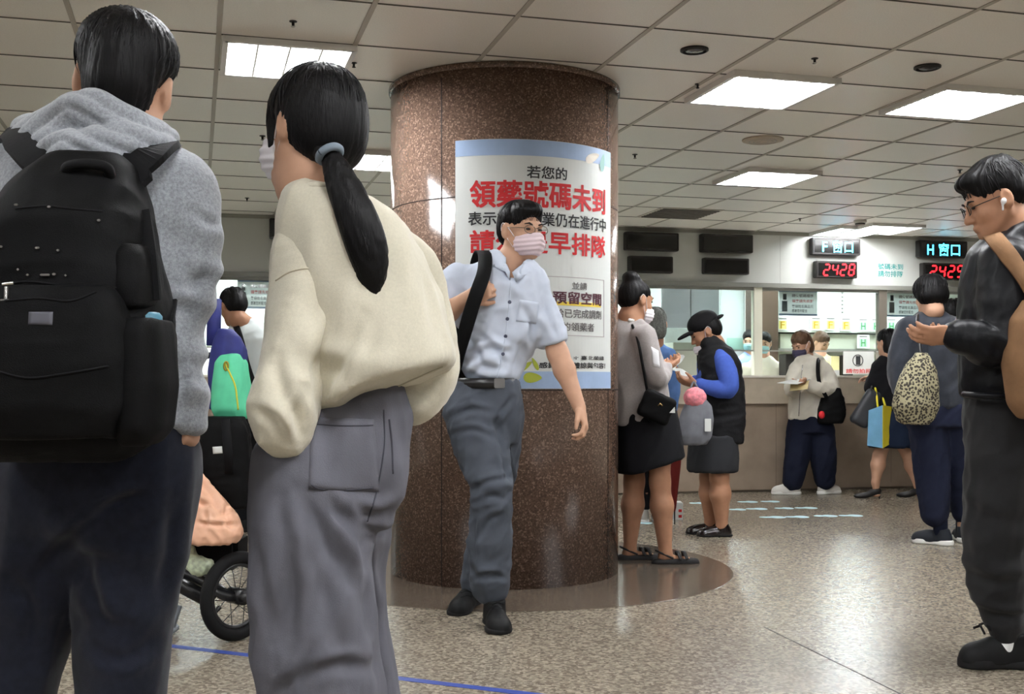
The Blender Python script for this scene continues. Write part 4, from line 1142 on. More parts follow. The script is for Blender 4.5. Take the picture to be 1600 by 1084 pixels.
for pl in ([(0,448),(40,440),(100,446),(150,452),(196,448)], [(8,470),(60,466),(110,470),(150,456)], [(-20,575),(40,590),(100,584),(170,572)], [(24,326),(70,322),(110,326),(160,330)]):
    for o_ in (pocket_, body_):
        pass
    seam(body_ if pl[0][1] < 460 else pocket_, pl, .0022, M_blackl, 'zip_seam', bpo)
m = MB(); q, n_ = ray_hit(pocket_, 12, 452, .006)
if q is None: q = B.p(12,452,-.15)
m.tube([q, q+[.001,-.003,-.02]], .0035, 8); m.box(q+np.array([-.009,-.006,-.032]), q+np.array([.009,.0,-.018]), None, .002); m.tube([q+np.array([-.006,0,.004]), q+np.array([.012,0,.006])], .003, 8); m.build('zip_pull', M_metal, bpo)
patch(pocket_, [(45,487),(83,487),(82,508),(44,507)], mat('bag_patch', (84,84,92), .6), 'patch', bpo, .002, 6)
for i, (x, y, w_) in enumerate(((27,322,.007),(78,325,.006),(3,386,.007),(60,388,.008),(92,392,.005),(155,345,.006),(72,430,.016),(86,429,.006),(45,430,.005),(104,431,.004),(30,421,.004))):  # bright metal chips put in for the glints on the bag
    q, n_ = ray_hit(body_, x, y, .003)
    if q is not None:
        m = MB(); m.box(q-np.array([w_/2,.003,.0018]), q+np.array([w_/2,.002,.0018]), None, .001); m.build('metal_glint', M_metal, bpo)
# bottle in the side pocket
bt = empty('water_bottle', B.p(228,600,-.06), 'dark bottle with a teal cap ring tucked in the backpack side pocket', 'bottle')
q = B.p(228,505,-.055)
m = MB(); m.lathe([(.026,-.16),(.03,-.15),(.03,-.03),(.026,-.012),(.020,-.006)], q, n=24); m.build('bottle_body', M_dark, bt, True)
m = MB(); m.lathe([(.026,-.008),(.027,.0),(.027,.012),(.022,.018),(.012,.02)], q, n=24); m.build('cap', mat('teal_plastic',(70,120,140),.4), bt, True)

# ------------------------------------------------------------------ the woman with the ponytail
M_cream = mat('cream_fleece', (206,200,181), .92, .12, var=(220,.05), bump=(650,.18), sheen=.3)
M_jean = mat('washed_grey_denim', (98,98,106), .85, .15, var=(14,.16), bump=(900,.3), stretch=(1,1,.35))
M_jeanst = mat('denim_stitch', (66,66,74), .9)
D = Fig('woman seen from behind with long black ponytail and cream sweater', 2.15, 520)
D.head(487, 205, 0, -50, 4, 2, .93)
D.body({'neck':(486,292,-.0),'chest':(530,380,0),'pelvis':(545,680,.0),'sl':(470,350,-.03),'el':(452,540,-.08),'wl':(448,660,-.09),'sr':(598,384,.04),'er':(668,520,.10),'wr':(650,595,.09),
        'hl':(480,720,-.03),'kl':(490,940,-.03),'al':(502,1300,-.03),'hr':(570,730,.06),'kr':(552,930,.11),'ar':(566,1300,.09)}, M_skin, .006,
       hands=[('l',(.05,.3,-1),(1,.0,0),1,{'s':.7,'curl':(60,60,40)}),('r',(-.2,.2,-1),(-1,0,0),-1,{'s':.7,'curl':(60,60,40)})], feet=[('l',-45),('r',-40)], tor=.07, armr=(.028,.026,.018))
D.face(); D.mask()
D.hair(M_hair, [((0,-.018,.046),(.086,.102,.090)),((0,-.046,.0),(.083,.080,.080)),((0,-.070,-.03),(.06,.045,.055))],
       [((0,.124,-.045),(.076,.090,.098)),('p',(0,0,-.052),(0,.55,-1))], .0045, .003, 34, 2,
       grow=[[(-.035,.068,.078,.014),(-.050,.064,.04,.013),(-.059,.054,.0,.011),(-.062,.046,-.04,.008),(-.060,.044,-.075,.003)],[(.066,.045,.06,.016),(.078,.048,.015,.014),(.078,.044,-.03,.010),(.07,.046,-.06,.004)]])
tufts(D, M_hairs, 200, 8, .0008, span=(.1,1.5), Ls=(.05,.1), base=((0,-.016,.046),(.087,.107,.091)), lift=.001)
tl = [(505,236,-.085,16),(517,246,-.10,15),(531,278,-.115,23),(553,330,-.13,29),(571,380,-.135,31),(580,425,-.13,24),(583,455,-.125,13),(584,482,-.12,2)]
def tailf(V, N):
    q = V-D.p(517,246,-.1); t = q@unit([.35,0,-1]); s_ = q-t[:,None]*unit([.35,0,-1])
    return .0035*noise3(np.stack([s_[:,0]*220, s_[:,1]*220, t*5],1), 4)+.002*noise3(np.stack([s_[:,0]*80, s_[:,1]*80, t*3],1), 9)
D.garment('ponytail', M_hair, .0045, limbs=[(tl, (np.array([0,1.,0]), .72))], disp=tailf, smooth=1, k=.015)
rg = random.Random(3); b = MB()
for i in range(90):
    o1 = rg.uniform(-1,1); o2 = rg.uniform(-.9,0); pts = []
    for (x, y, dz, r) in tl[1:]:
        pts.append(D.p(x+o1*r*.93, y, dz+(-1+abs(o1)*.4)*.72*r*D.k*math.sqrt(max(0,1-o1*o1*.9))*.99))
    e = D.p(tl[-1][0]+rg.uniform(-10,6), tl[-1][1]+rg.uniform(-14,8), tl[-1][2]); pts[-1] = e
    b.tube(smooth_curve(pts, 4), .0008, 4)
b.build('hair_lock', M_hairs, D.root, True)
m = MB(); c_ = D.p(515,241,-.10); m_ax = unit([.5,-.35,-.9]); u_ = unit(np.cross(m_ax,[0,0,1.])); v_ = np.cross(m_ax,u_)
m.tube([c_+.0205*(math.cos(a)*u_+math.sin(a)*v_) for a in np.linspace(0,2*math.pi,25)], .0075, 8, False); m.build('hair_tie', mat('hair_tie_grey',(120,132,144),.8), D.root, True)
swf = fold_mix([((.1,0,1),1.8,8,.014,41),((.45,0,1),2.5,14,.009,42),((.2,0,1),6,40,.0012,43)],
    [(D.p(520,560,-.12),.08,(.5,0,1),70,.006),(D.p(440,650,-.1),.07,(.3,0,1),70,.005),(D.p(660,600,.0),.08,(-.4,0,1),65,.006)])
hp = D.p(522,637); hq = D.p(698,567); hn = np.cross(hq-hp, [0,1,-.1]); hn = hn if hn[2] < 0 else -hn
S_ = SDF(.0058)
S_.loft(D.rows([(291,484,30,0,.06),(301,494,50,0,.085),(318,514,74,0,.105),(345,530,98,0,.12),(400,548,112,0,.13),(470,574,112,0,.14),(540,592,112,0,.15),(600,600,108,0,.155),(690,606,104,0,.16)]), .03, 2.2)
S_.cut(hp, hn, .004)
swc = crease_fn(D, [([(562,490),(540,550),(512,600),(500,650)],.014,.012),([(585,360),(600,450),(612,560)],.03,.007),([(640,345),(662,440),(684,530)],.016,.010),([(545,620),(600,596),(660,574)],.02,.005),([(560,420),(575,500),(560,590)],.022,.007)])
sw = S_.build('sweater', M_cream, D.root, 1, both(swf, swc))
slc = crease_fn(D, [([(545,505),(522,515),(500,562),(494,640)],.016,.016),([(500,440),(480,520),(462,600)],.022,.010),([(430,560),(445,620),(480,668)],.014,.010),([(405,640),(430,655),(452,690)],.010,.009),([(470,690),(462,650),(470,610)],.011,.010),([(455,470),(440,540),(420,600)],.022,.007),([(622,604),(652,612),(690,580),(708,545)],.014,.012),([(660,400),(684,470),(690,540)],.018,.009)])
def sleeve(L, name, rim):
    S_ = SDF(.0058); S_.chain(D.pts(L), .035); return S_.build(name, M_cream, sw, 1, both(swf, slc))
sl1 = sleeve([(480,362,-.03,42),(480,402,-.05,50),(482,450,-.06,54),(468,520,-.09,51),(452,580,-.11,48),(442,630,-.12,53),(448,664,-.12,43),(463,690,-.11,16)], 'sleeve', 0)
sl2 = sleeve([(606,372,.03,34),(640,415,.06,39),(656,470,.09,43),(668,540,.10,47),(664,585,.10,50),(648,622,.08,36),(634,644,.06,14)], 'sleeve', 0)
seam(sl1, [(431,438),(455,424),(488,420),(520,436),(545,470)], .0022, mat('cream_seam',(196,188,166),.9), 'shoulder_seam', sw)
seam(sw, [(500,652),(540,634),(600,612),(650,590),(692,572)], .0018, mat('cream_rib',(196,190,170),.9), 'hem_seam', sw, off=.001)
m = MB(); m.tube(smooth_curve([D.p(448,300,-.02), D.p(462,297,-.06), D.p(490,292,-.085), D.p(512,294,-.075), D.p(530,304,-.02), D.p(500,312,.07), D.p(460,308,.06), D.p(448,300,-.02)], 6), .010, 8, False); m.build('collar_rib', M_cream, sw, True)
jf = fold_mix([((.12,0,1),1.2,8,.015,51),((.4,0,1),2.0,12,.012,52),((-.3,0,1),2.4,16,.008,53),((.1,0,1),5,34,.002,54)],
    [(D.p(600,820,0),.07,(.25,0,1),95,.006),(D.p(560,800,-.1),.07,(.5,0,1),80,.005),(D.p(480,1040,-.1),.13,(-.3,0,1),45,.005)])
je = D.garment('jeans', M_jean, .0062, lofts=[[(585,556,62),(610,554,72),(650,545,92),(700,518,113),(740,516,115),(785,517,106),(815,516,84),(850,515,44)]],
    limbs=[[(480,730,-.04,74),(484,830,-.05,82),(490,950,-.05,86),(500,1084,-.05,91),(504,1200,-.05,92),(505,1300,-.05,90)],
           [(575,730,.05,54),(566,800,.06,50),(556,870,.08,50),(548,940,.10,50),(556,1010,.10,56),(562,1084,.09,60),(566,1200,.08,66),(568,1300,.08,68)]], disp=both(jf, crease_fn(D, [([(470,770),(510,840),(548,910),(574,985)],.016,.014),([(497,772),(540,820),(560,880)],.012,.010),([(442,780),(456,900),(448,1010)],.014,.009),([(405,840),(420,920),(432,1000)],.012,.008),([(470,1062),(520,1038),(580,1044)],.013,.010),([(440,1084),(470,1050),(490,1010)],.013,.009),([(560,812),(568,890),(580,980),(596,1090)],.010,.012),([(556,792),(590,802),(620,788)],.010,.010),([(562,822),(595,822),(612,806)],.009,.008),([(520,880),(510,960),(530,1030)],.018,.009)])), k=.02, ratio=.78)
bpk = patch(je, [(486,652),(584,655),(592,768),(482,764)], M_jean, 'back_pocket', je, .0045, 18)
if bpk:
    seam(bpk, [(487,662),(535,665),(583,664)], .0014, M_jeanst, 'pocket_stitch', je); seam(bpk, [(486,757),(500,764),(540,766),(584,762)], .0014, M_jeanst, 'pocket_stitch', je)
seam(je, [(608,655),(612,690),(614,740)], .0022, M_jeanst, 'pocket_opening', je)
seam(je, [(600,640),(600,700),(588,770),(574,815)], .0018, M_jeanst, 'seat_seam', je)
for (px, an, dz) in ((502,-45,-.05),(566,-40,.08)):
    c = D.p(px, 600, dz); D.shoe((c[0]+math.sin(math.radians(an))*.06, c[1]+.06), an, .25, .09, mat('white_shoe',(214,212,208),.5), mat('white_sole',(226,226,222),.6))
# ------------------------------------------------------------------ the walking man in the pale blue shirt
M_shirt = mat('pale_blue_shirt_cloth', (196,204,219), .8, .2, var=(8,.05), bump=(900,.15))
M_slate = mat('slate_trouser_cloth', (72,77,86), .8, .2, var=(9,.12), bump=(700,.2))
M_belt = mat('black_leather', (24,23,24), .35, .45)
M_rim = mat('glasses_rim', (120,112,104), .25, metal=1)
E = Fig('masked man in pale blue shirt striding past the pillar', 4.75, 760)
E.head(815, 362, 0, 143, -4, 0, 1.0)
armL = {'curl':(30,40,30),'thumb':30}
E.body({'neck':(796,412,0),'chest':(776,470,.0),'pelvis':(758,610,.0),'sr':(714,432,-.01),'er':(688,495,-.06),'wr':(731,465,-.17),
        'sl':(838,455,-.02),'el':(872,553,-.03),'wl':(905,636,-.08),
        'hr':(738,650,-.02),'kr':(770,762,-.11),'ar':(768,918,-.05),'hl':(782,650,.04),'kl':(768,765,.12),'al':(736,912,.25)}, M_skin, .0052, tor=.066,
       hands=[('r',(.75,-.10,.30),(.2,.9,.1),-1,{'curl':(60,70,40),'thumb':30}),('l',(.28,-.25,-.93),(-.8,.1,-.3),-1,{'curl':(35,45,30),'thumb':25})],
       armr=(.046,.043,.027), legr=(.06,.045,.035))
E.face(); E.glasses(M_rim); E.mask(M_maskp)
E.hair(M_hair, [((0,-.018,.050),(.083,.101,.082)),((0,-.055,.0),(.074,.066,.07)),((0,.045,.088),(.060,.05,.034))],
       [((0,.118,-.022),(.084,.078,.092)),((.096,.012,-.028),(.036,.05,.062)),((-.096,.012,-.028),(.036,.05,.062)),('p',(0,0,-.070),(0,.3,-1))], .006, .005, 24, 3)
shf = fold_mix([((.4,0,1),3,13,.012,61),((1,0,.25),3,16,.008,62),((-.35,0,1),4,20,.006,63)],
    [(E.p(758,590,-.12),.12,(.2,0,1),70,.006),(E.p(838,500,-.1),.10,(.8,0,.5),60,.007),(E.p(770,540,-.1),.12,(.4,0,.8),55,.006)])
S_ = SDF(.0085)
S_.loft(E.rows([(409,797,18),(418,790,38),(428,782,58),(445,776,68),(480,777,66),(520,776,61),(555,769,56),(580,762,54,0,.12),(596,759,53,0,.122),(603,758,50,0,.105)],.70), .03, 2.3, math.radians(-20))
S_.chain(E.pts([(716,432,-.01,22),(700,458,-.04,25),(693,480,-.055,25)]), .05); S_.cut(E.p(690,486,-.06), unit(E.p(688,495,-.06)-E.p(714,432,-.01)), .01)
S_.chain(E.pts([(834,452,-.02,23),(852,500,-.03,24),(864,532,-.03,24)]), .05); S_.cut(E.p(866,538,-.03), unit(E.p(872,553,-.03)-E.p(838,455,-.02)), .01)
S_.cone(E.p(790,446,-.0), E.p(770,560,-.0), .15, .13, .06, (np.array([0,1.,0]), .9))
S_.cone(E.p(800,388,.0), E.p(801,424,-.05), .062, .058, .02, None, 's'); S_.cone(E.p(801,420,-.08), E.p(800,440,-.19), .040, .012, .02, None, 's')
sh = S_.build('shirt', M_shirt, E.root, 1, both(shf, crease_fn(E, [([(728,565),(765,545),(800,552)],.016,.012),([(722,500),(742,550),(770,585)],.018,.012),([(838,505),(815,545),(805,580)],.016,.013),([(812,470),(830,510),(826,545)],.014,.010),([(745,520),(770,540),(790,575)],.015,.011),([(705,440),(730,470),(726,500)],.016,.012),([(848,470),(858,500),(872,530)],.012,.009),([(735,590),(755,572),(790,578)],.012,.009),([(790,450),(806,490),(800,540)],.02,.008)])))
# collar, placket, buttons
cm = MB()
nb = E.p(798,409,0)
def collar(ptsL, name='collar'):
    b = MB(); V = []
    for a_, b_ in ptsL: V += [a_, b_]
    n = len(ptsL); T = [np.array(v)+[0,0,0] for v in V]
    out = [v+unit(v-nb)*.006 for v in T]
    b.add(T+out, [(2*i,2*i+1,2*i+3,2*i+2) for i in range(n-1)]+[(2*n+2*i+2,2*n+2*i+3,2*n+2*i+1,2*n+2*i) for i in range(n-1)]+[(2*i+1,2*n+2*i+1,2*n+2*i+3,2*i+3) for i in range(n-1)]+[(2*i+2,2*n+2*i+2,2*n+2*i,2*i) for i in range(n-1)]+[(0,2*n,2*n+1,1),(2*n-1,4*n-1,4*n-2,2*n-2)])
    return b.build(name, M_shirt, sh, True)
collar([(E.p(778,398,.06),E.p(768,412,.03)),(E.p(775,398,-.02),E.p(764,414,-.05)),(E.p(781,402,-.08),E.p(771,416,-.12)),(E.p(792,413,-.11),E.p(790,424,-.155)),(E.p(797,424,-.13),E.p(796,437,-.16))])
collar([(E.p(815,401,.05),E.p(826,410,.03)),(E.p(820,405,-.02),E.p(833,418,-.05)),(E.p(815,413,-.08),E.p(827,424,-.115)),(E.p(806,420,-.11),E.p(815,433,-.15)),(E.p(800,425,-.13),E.p(806,440,-.16))])
seam(sh, [(798,437),(795,480),(789,530),(780,575),(776,592)], .0028, M_shirt, 'placket', sh)
for y, x in ((472,796),(498,793),(525,790),(553,786)):
    q, n_ = ray_hit(sh, x, y, .001)
    if q is not None:
        b = MB(); b.lathe([(.0075,0),(.0075,.002),(.005,.003)], q, n_, 14); b.build('button', mat('button_dark',(70,74,92),.4), sh)
patch(sh, [(812,468),(842,472),(838,506),(806,502)], M_shirt, 'chest_pocket', sh, .004, 8)
ptf = fold_mix([((.15,0,1),2,13,.014,71),((.8,0,.5),3,18,.012,72),((.5,0,.8),5,26,.005,73)],
    [(E.p(768,760,-.15),.12,(.25,0,1),60,.008),(E.p(765,890,-.1),.10,(.1,0,1),75,.006),(E.p(760,650,-.12),.10,(.6,0,.8),60,.006)])
tr_ = E.garment('trousers', M_slate, .0085, lofts=[[(594,758,50,0,.108),(606,758,52,0,.112),(622,757,56,0,.115),(645,755,60,0,.115),(668,757,55,0,.1),(690,762,44)]],
    limbs=[[(738,645,-.02,41),(754,705,-.06,39),(769,760,-.11,31),(768,800,-.10,29),(765,860,-.07,31),(766,915,-.05,27)],
           [(784,645,.04,31),(782,700,.08,30),(772,760,.13,27),(758,830,.18,24),(742,908,.25,22)]], disp=both(ptf, crease_fn(E, [([(700,655),(735,640),(770,645)],.013,.012),([(705,680),(740,672),(780,690)],.013,.010),([(776,655),(785,705),(797,755)],.012,.016),([(735,765),(765,752),(797,745)],.012,.012),([(738,790),(765,775),(790,780)],.012,.010),([(742,850),(765,812),(792,800)],.014,.010),([(742,905),(765,895),(790,905)],.011,.012),([(745,800),(741,850),(744,905)],.012,.010),([(800,622),(785,640),(770,665)],.010,.010)])), k=.02, ratio=.66, n=2.4)
b = MB()
ring = E.rows([(598.5,758,54)],.86)[0]
zc, cx_, cy_, ra_, rb_ = ring
N_ = 48
pr = [(cx_+(ra_*math.cos(a))*math.cos(.35)-(rb_*math.sin(a))*math.sin(.35)*0, cy_+rb_*math.sin(a)) for a in np.linspace(0,2*math.pi,N_,endpoint=False)]
V = [(x,y,zc-.021) for x,y in pr]+[(x,y,zc+.021) for x,y in pr]; V += [(cx_+(x-cx_)*.93, cy_+(y-cy_)*.93, z) for x,y,z in V]
b.add(V, [(i,(i+1)%N_,N_+(i+1)%N_,N_+i) for i in range(N_)]+[(2*N_+i,3*N_+i,3*N_+(i+1)%N_,2*N_+(i+1)%N_) for i in range(N_)]+[(N_+i,N_+(i+1)%N_,3*N_+(i+1)%N_,3*N_+i) for i in range(N_)]+[(i,2*N_+i,2*N_+(i+1)%N_,(i+1)%N_) for i in range(N_)])
blt = b.build('belt', M_belt, E.root, True)
b = MB(); q = np.array([E.p(781,600)[0], cy_-rb_*.93, zc]); b.box(q-[.022,.006,.02], q+[.022,.004,.02], None, .003); b.box(q-[.034,.004,.014], q+[-.028,.004,.014], None, .002); b.build('buckle', mat('buckle_steel',(150,150,152),.3,metal=1), blt)
c1 = E.p(776,600,-.13); c2 = E.p(729,600,.22)
sa = E.shoe((c1[0],c1[1]), 172, .29, .108, M_shoeb, M_soleb, .085, lift=.0); sb_ = E.shoe((c2[0],c2[1]), 200, .28, .102, M_shoeb, M_soleb, .085, lift=.01, pitch=6)
for so_, yy, cx_ in ((sa,(936,944,952),778),(sb_,(926,933),729)):
    for y_ in yy: seam(so_, [(cx_-9,y_),(cx_,y_-3),(cx_+9,y_)], .003, M_blackl, 'shoelace', so_)
tufts(E, M_hairs, 160, 15, .0016, span=(.05,1.25), Ls=(.05,.1), base=((0,-.018,.052),(.082,.100,.082)), lift=.007)
# his shoulder bag
bg = empty('shoulder_bag', E.p(722,600,.16), 'black bag slung behind the walking man by a wide shoulder strap', 'bag'); bg.location[2] = float(E.p(722,590)[2])
S_ = SDF(.009); S_.box(E.p(745,520,.26), (.11,.07,.20), headM(-20), .05, taper=.05); S_.build('body', M_black, bg, 2, lambda V, N: folds(V,(1,0,.2),3,12,.01,5))
def bstrap(pl, wd, th, nrm):
    pts = smooth_curve([E.p(*q) for q in pl], 6); b = MB(); b.band(pts, [unit(n) for n in np.array([np.interp(np.linspace(0,1,len(pts)), np.linspace(0,1,len(nrm)), np.array(nrm)[:,i]) for i in range(3)]).T], wd, th); return b.build('strap', M_black, bg, True)
bstrap([(745,470,.20),(744,420,.16),(750,397,.08),(757,397,-.04),(758,412,-.13),(755,430,-.185),(746,455,-.215),(736,485,-.205),(726,520,-.17),(718,552,-.10),(714,580,.0),(718,585,.14)], .058, .010, [(0,1,.2),(0,.2,1),(0,-.6,1),(0,-1,.3),(0,-1,0),(-.6,-1,0),(-1,-.2,0)])

# ------------------------------------------------------------------ the man in the black leather jacket
M_leath = mat('black_leather_jacket', (12,13,17), .45, .18, bump=(160,.12))
M_cargo = mat('charcoal_jogger_cloth', (32,32,33), .9, .15, var=(12,.2), bump=(600,.3), sheen=.1)
M_brownc = mat('brown_canvas', (122,92,66), .85, .15, var=(18,.14), bump=(500,.3))
H = Fig('bespectacled man in black leather jacket looking down at his hand', 4.0, 1570)
H.head(1556, 316, 0, -84, -20, 0, 1.06)
H.body({'neck':(1586,372,.0),'chest':(1585,450,0),'pelvis':(1582,620,0),'sl':(1574,412,-.12),'el':(1566,540,-.16),'wl':(1492,522,-.17),
        'sr':(1592,412,.14),'er':(1590,540,.16),'wr':(1515,530,.08),'hl':(1572,650,-.03),'kl':(1557,830,-.03),'al':(1573,985,-.02),'hr':(1640,650,.10),'kr':(1660,830,.14),'ar':(1668,985,.15)}, M_skin2, .0055,
       hands=[('l',(-1,-.02,-.05),(-.1,.75,.6),1,{'curl':(22,32,22),'thumb':28}),('r',(-1,-.1,.0),(0,0,1),-1,{})], armr=(.05,.042,.026), legr=(.065,.05,.035))
H.face(); H.glasses(M_dark)
H.hair(M_hair, [((0,-.018,.056),(.084,.104,.084)),((0,-.055,.012),(.074,.066,.06)),((0,.055,.092),(.060,.05,.034)),((0,-.03,.118),(.05,.06,.03))],
       [((0,.122,-.020),(.084,.080,.094)),((.092,.008,-.028),(.034,.055,.062)),((-.092,.008,-.028),(.034,.055,.062)),('p',(0,0,-.04),(0,.1,-1))], .0055, .007, 22, 13)
tufts(H, M_hairs, 200, 17, .0016, span=(.0,1.3), Ls=(.05,.11), base=((0,-.018,.058),(.083,.102,.084)), lift=.010)
S_ = SDF(.003); S_.ell(H.hw(-.084,.004,-.008), (.010,.010,.012), None, .004); S_.cone(H.hw(-.085,.008,-.008), H.hw(-.083,.016,-.034), .0045, .004, .004); 
tag(S_.build('earphone', mat('white_plastic',(236,236,238),.3,.5)), 'tiny white wireless earphone in the leather jacket man ear', 'earphone')
jf2 = fold_mix([((.25,0,1),2.5,12,.009,81),((.7,0,.5),3,16,.007,82),((.1,0,1),6,26,.003,83)],
    [(H.p(1562,540,-.2),.12,(.6,0,.8),60,.008),(H.p(1520,540,-.2),.12,(1,0,.2),70,.007)])
jk = H.garment('jacket', M_leath, .0075, lofts=[[(366,1588,38),(378,1588,56),(392,1584,66),(430,1580,72),(480,1577,74),(540,1578,74),(600,1578,74),(618,1578,70)]],
    limbs=[[(1572,410,-.11,37),(1568,470,-.14,37),(1562,535,-.16,33),(1528,532,-.17,28),(1497,523,-.17,22)], [(1596,410,.12,37),(1594,470,.15,37),(1590,540,.16,33),(1550,535,.13,28),(1520,530,.09,22)],
           [(1578,376,-.10,10),(1596,362,-.08,12),(1614,356,-.03,13),(1618,356,.05,13)]], disp=jf2, k=.03, ratio=.86, yaw=0)
b = MB(); b.tube(smooth_curve([H.p(1506,616,-.05), H.p(1530,618,-.14), H.p(1580,619,-.155), H.p(1640,616,-.09)], 8), .012, 8); b.build('hem_band', M_leath, jk, True)
cgf = fold_mix([((.2,0,1),2,12,.012,91),((1,0,.3),3,14,.010,92)], [(H.p(1557,900,-.1),.14,(.15,0,1),55,.010),(H.p(1565,955,-.08),.10,(.1,0,1),85,.008),(H.p(1555,800,-.1),.14,(.3,0,1),40,.008)])
H.garment('joggers', M_cargo, .0075, lofts=[[(604,1580,66),(640,1582,70),(690,1590,74),(720,1592,70)]],
    limbs=[[(1570,650,-.03,55),(1564,705,-.03,51),(1556,800,-.03,46),(1554,880,-.03,43),(1563,935,-.02,36),(1571,968,-.02,27),(1573,984,-.02,23)],
           [(1632,660,.08,55),(1648,760,.12,48),(1656,880,.14,43),(1664,940,.15,36),(1668,984,.15,23)]], disp=cgf, k=.025, ratio=.8)
for x, dz in ((1573,-.02),(1668,.15)):
    S_ = SDF(.006); S_.cone(H.p(x,978,dz), H.p(x,1012,dz), .042, .040, .01); S_.build('sock', mat('white_sock',(226,226,224),.9), H.root)
for (px, dz) in ((1560,-.02),(1655,.15)):
    c = H.p(px,600,dz); H.shoe((c[0],c[1]), -88, .275, .105, M_shoeb, M_soleb, .10, sole=.035)
b = MB()
for k in range(4):
    q = H.p(1530+k*9, 985-k*5, -.02); b.tube([q+[0,-.045,0], q+[0.004,0,.018], q+[0,.045,0]], .0045, 6)
b.build('shoelace', M_blackl, H.root, True)
bb = empty('crossbody_bag', H.p(1640,640,-.2), 'brown canvas bag hanging by its strap from the leather jacket man', 'bag'); bb.location[2] = float(H.p(1600,655)[2])
S_ = SDF(.008); S_.loft(H.rows([(470,1640,42,-.22,.05),(500,1636,56,-.23,.075),(570,1634,60,-.24,.085),(630,1636,54,-.24,.08),(655,1640,42,-.23,.06)]), .02, 2.8); S_.build('body', M_brownc, bb, 2, lambda V, N: folds(V,(.3,0,1),2,10,.010,7))
pts = [H.p(1548,376,.12), H.p(1546,364,.04)]; nr = [unit((0,.3,1)), unit((0,-.2,1))]
for q in smooth_curve([(1552,372,0),(1564,386,0),(1578,404,0),(1592,428,0),(1603,452,0),(1612,476,0)], 5):
    h_, n_ = ray_hit(jk, q[0], q[1], .005)
    if h_ is not None: pts.append(h_); nr.append(n_)
pts.append(H.p(1620,484,-.26)); nr.append(nr[-1])
for _ in range(3):
    nr = [unit(nr[max(i_-1,0)]+nr[i_]*2+nr[min(i_+1,len(nr)-1)]) for i_ in range(len(nr))]
    pts = [pts[0]]+[(pts[i_-1]+2*pts[i_]+pts[i_+1])/4 for i_ in range(1,len(pts)-1)]+[pts[-1]]
b = MB(); b.band([p_+n_*.006 for p_, n_ in zip(pts, nr)], nr, .06, .006); b.build('strap', M_brownc, bb, True)
# ------------------------------------------------------------------ people farther off
def basic_hair(f, m=None, long=False, res=.009, seed=1, back=0.0, amp=.005):
    tufts(f, M_hairs if m is None else m, 90, seed, .002, span=(.05,1.3), Ls=(.05,.11), base=((0,-.018,.052),(.084,.102,.084)), lift=.006)
    pr = [((0,-.018,.050),(.084,.102,.083)),((0,-.055,.0),(.078,.070,.074))]
    if long: pr.append(((0,-.05,-.05),(.086,.075,.075)))
    return f.hair(m or M_hair, pr, [((0,.118,-.030),(.078,.078,.094))]+([] if long else [((.098,.006,-.03),(.034,.05,.05)),((-.098,.006,-.03),(.034,.05,.05))])+[('p',(0,0,-.11 if long else -.07),(0,.2,-1))], res, amp, 22, seed)
def wob(seed, amp=.012, f1=3, f2=12): return fold_mix([((.2,0,1),f1,f2,amp,seed),((.7,0,.6),f1,f2*1.3,amp*.7,seed+1)])

# woman in the grey sweatshirt at the pillar edge
M_sweat = mat('grey_sweatshirt', (150,144,142), .9, .15, var=(120,.08), sheen=.2)
M_blacks = mat('black_skirt_cloth', (16,16,20), .85, .2)
I1 = Fig('woman in grey sweatshirt and black skirt standing behind the pillar edge', 6.27, 1010)
I1.head(994, 470, .02, 60, -8, 0, .97)
I1.body({'neck':(984,498,0),'chest':(990,540,0),'pelvis':(1010,660,0),'sr':(1006,526,-.13),'er':(1024,590,-.14),'wr':(1038,574,.03),'sl':(975,526,.13),'el':(990,590,.15),'wl':(1030,572,.12),
         'hr':(1030,680,-.05),'kr':(1031,752,-.04),'ar':(1040,864,-.04),'hl':(992,680,.06),'kl':(991,752,.07),'al':(984,858,.10)}, M_skin2, .007,
        hands=[('r',(.5,.75,.1),(-.2,0,1),1,{'curl':(30,40,20)}),('l',(.9,.3,.1),(0,0,1),-1,{'curl':(30,40,20)})], legs_bare='lr', tor=.08, legr=(.068,.054,.034), feet=[('l',82),('r',86)])
I1.face(); I1.mask(dz=-.02)
I1.hair(M_hair, [((0,-.018,.044),(.080,.098,.078)),((0,-.055,.0),(.070,.060,.06)),((.0,-.055,.125),(.050,.050,.036))], [((0,.118,-.025),(.080,.078,.094)),((.098,.006,-.035),(.036,.05,.055)),((-.098,.006,-.035),(.036,.05,.055)),('p',(0,0,-.055),(0,.2,-1))], .007, .004, 22, 21)
swt = I1.garment('sweatshirt', M_sweat, .0085, lofts=[[(497,985,17),(506,985,28),(520,987,38),(560,990,44,0,.13),(620,998,46,0,.14),(664,1008,48,0,.14)]],
    limbs=[[(1006,526,-.12,18),(1016,562,-.14,17),(1025,590,-.14,16),(1034,584,-.05,13),(1040,577,.01,11)],[(974,526,.13,18),(985,590,.16,16),(1020,578,.13,12)]], disp=wob(101), ratio=.72)
patch(swt, [(1017,541),(1029,548),(1031,575),(1020,572)], mat('sleeve_print',(214,214,216),.8), 'sleeve_print', swt, .003, 5)
m = MB(); m.tube([I1.p(975,495,-.02), I1.p(985,501,-.07), I1.p(996,502,-.05), I1.p(998,498,.05)], .012, 8); m.build('collar', mat('white_sock',(226,226,224),.9), swt, True)
I1.garment('skirt', M_blacks, .009, lofts=[[(640,1010,46,0,.14),(690,1014,51,0,.155),(722,1016,53,0,.17),(738,1014,51,0,.17)]], cuts=[(I1.p(1015,729),unit((.30,0,-1)))], disp=wob(103,.01))
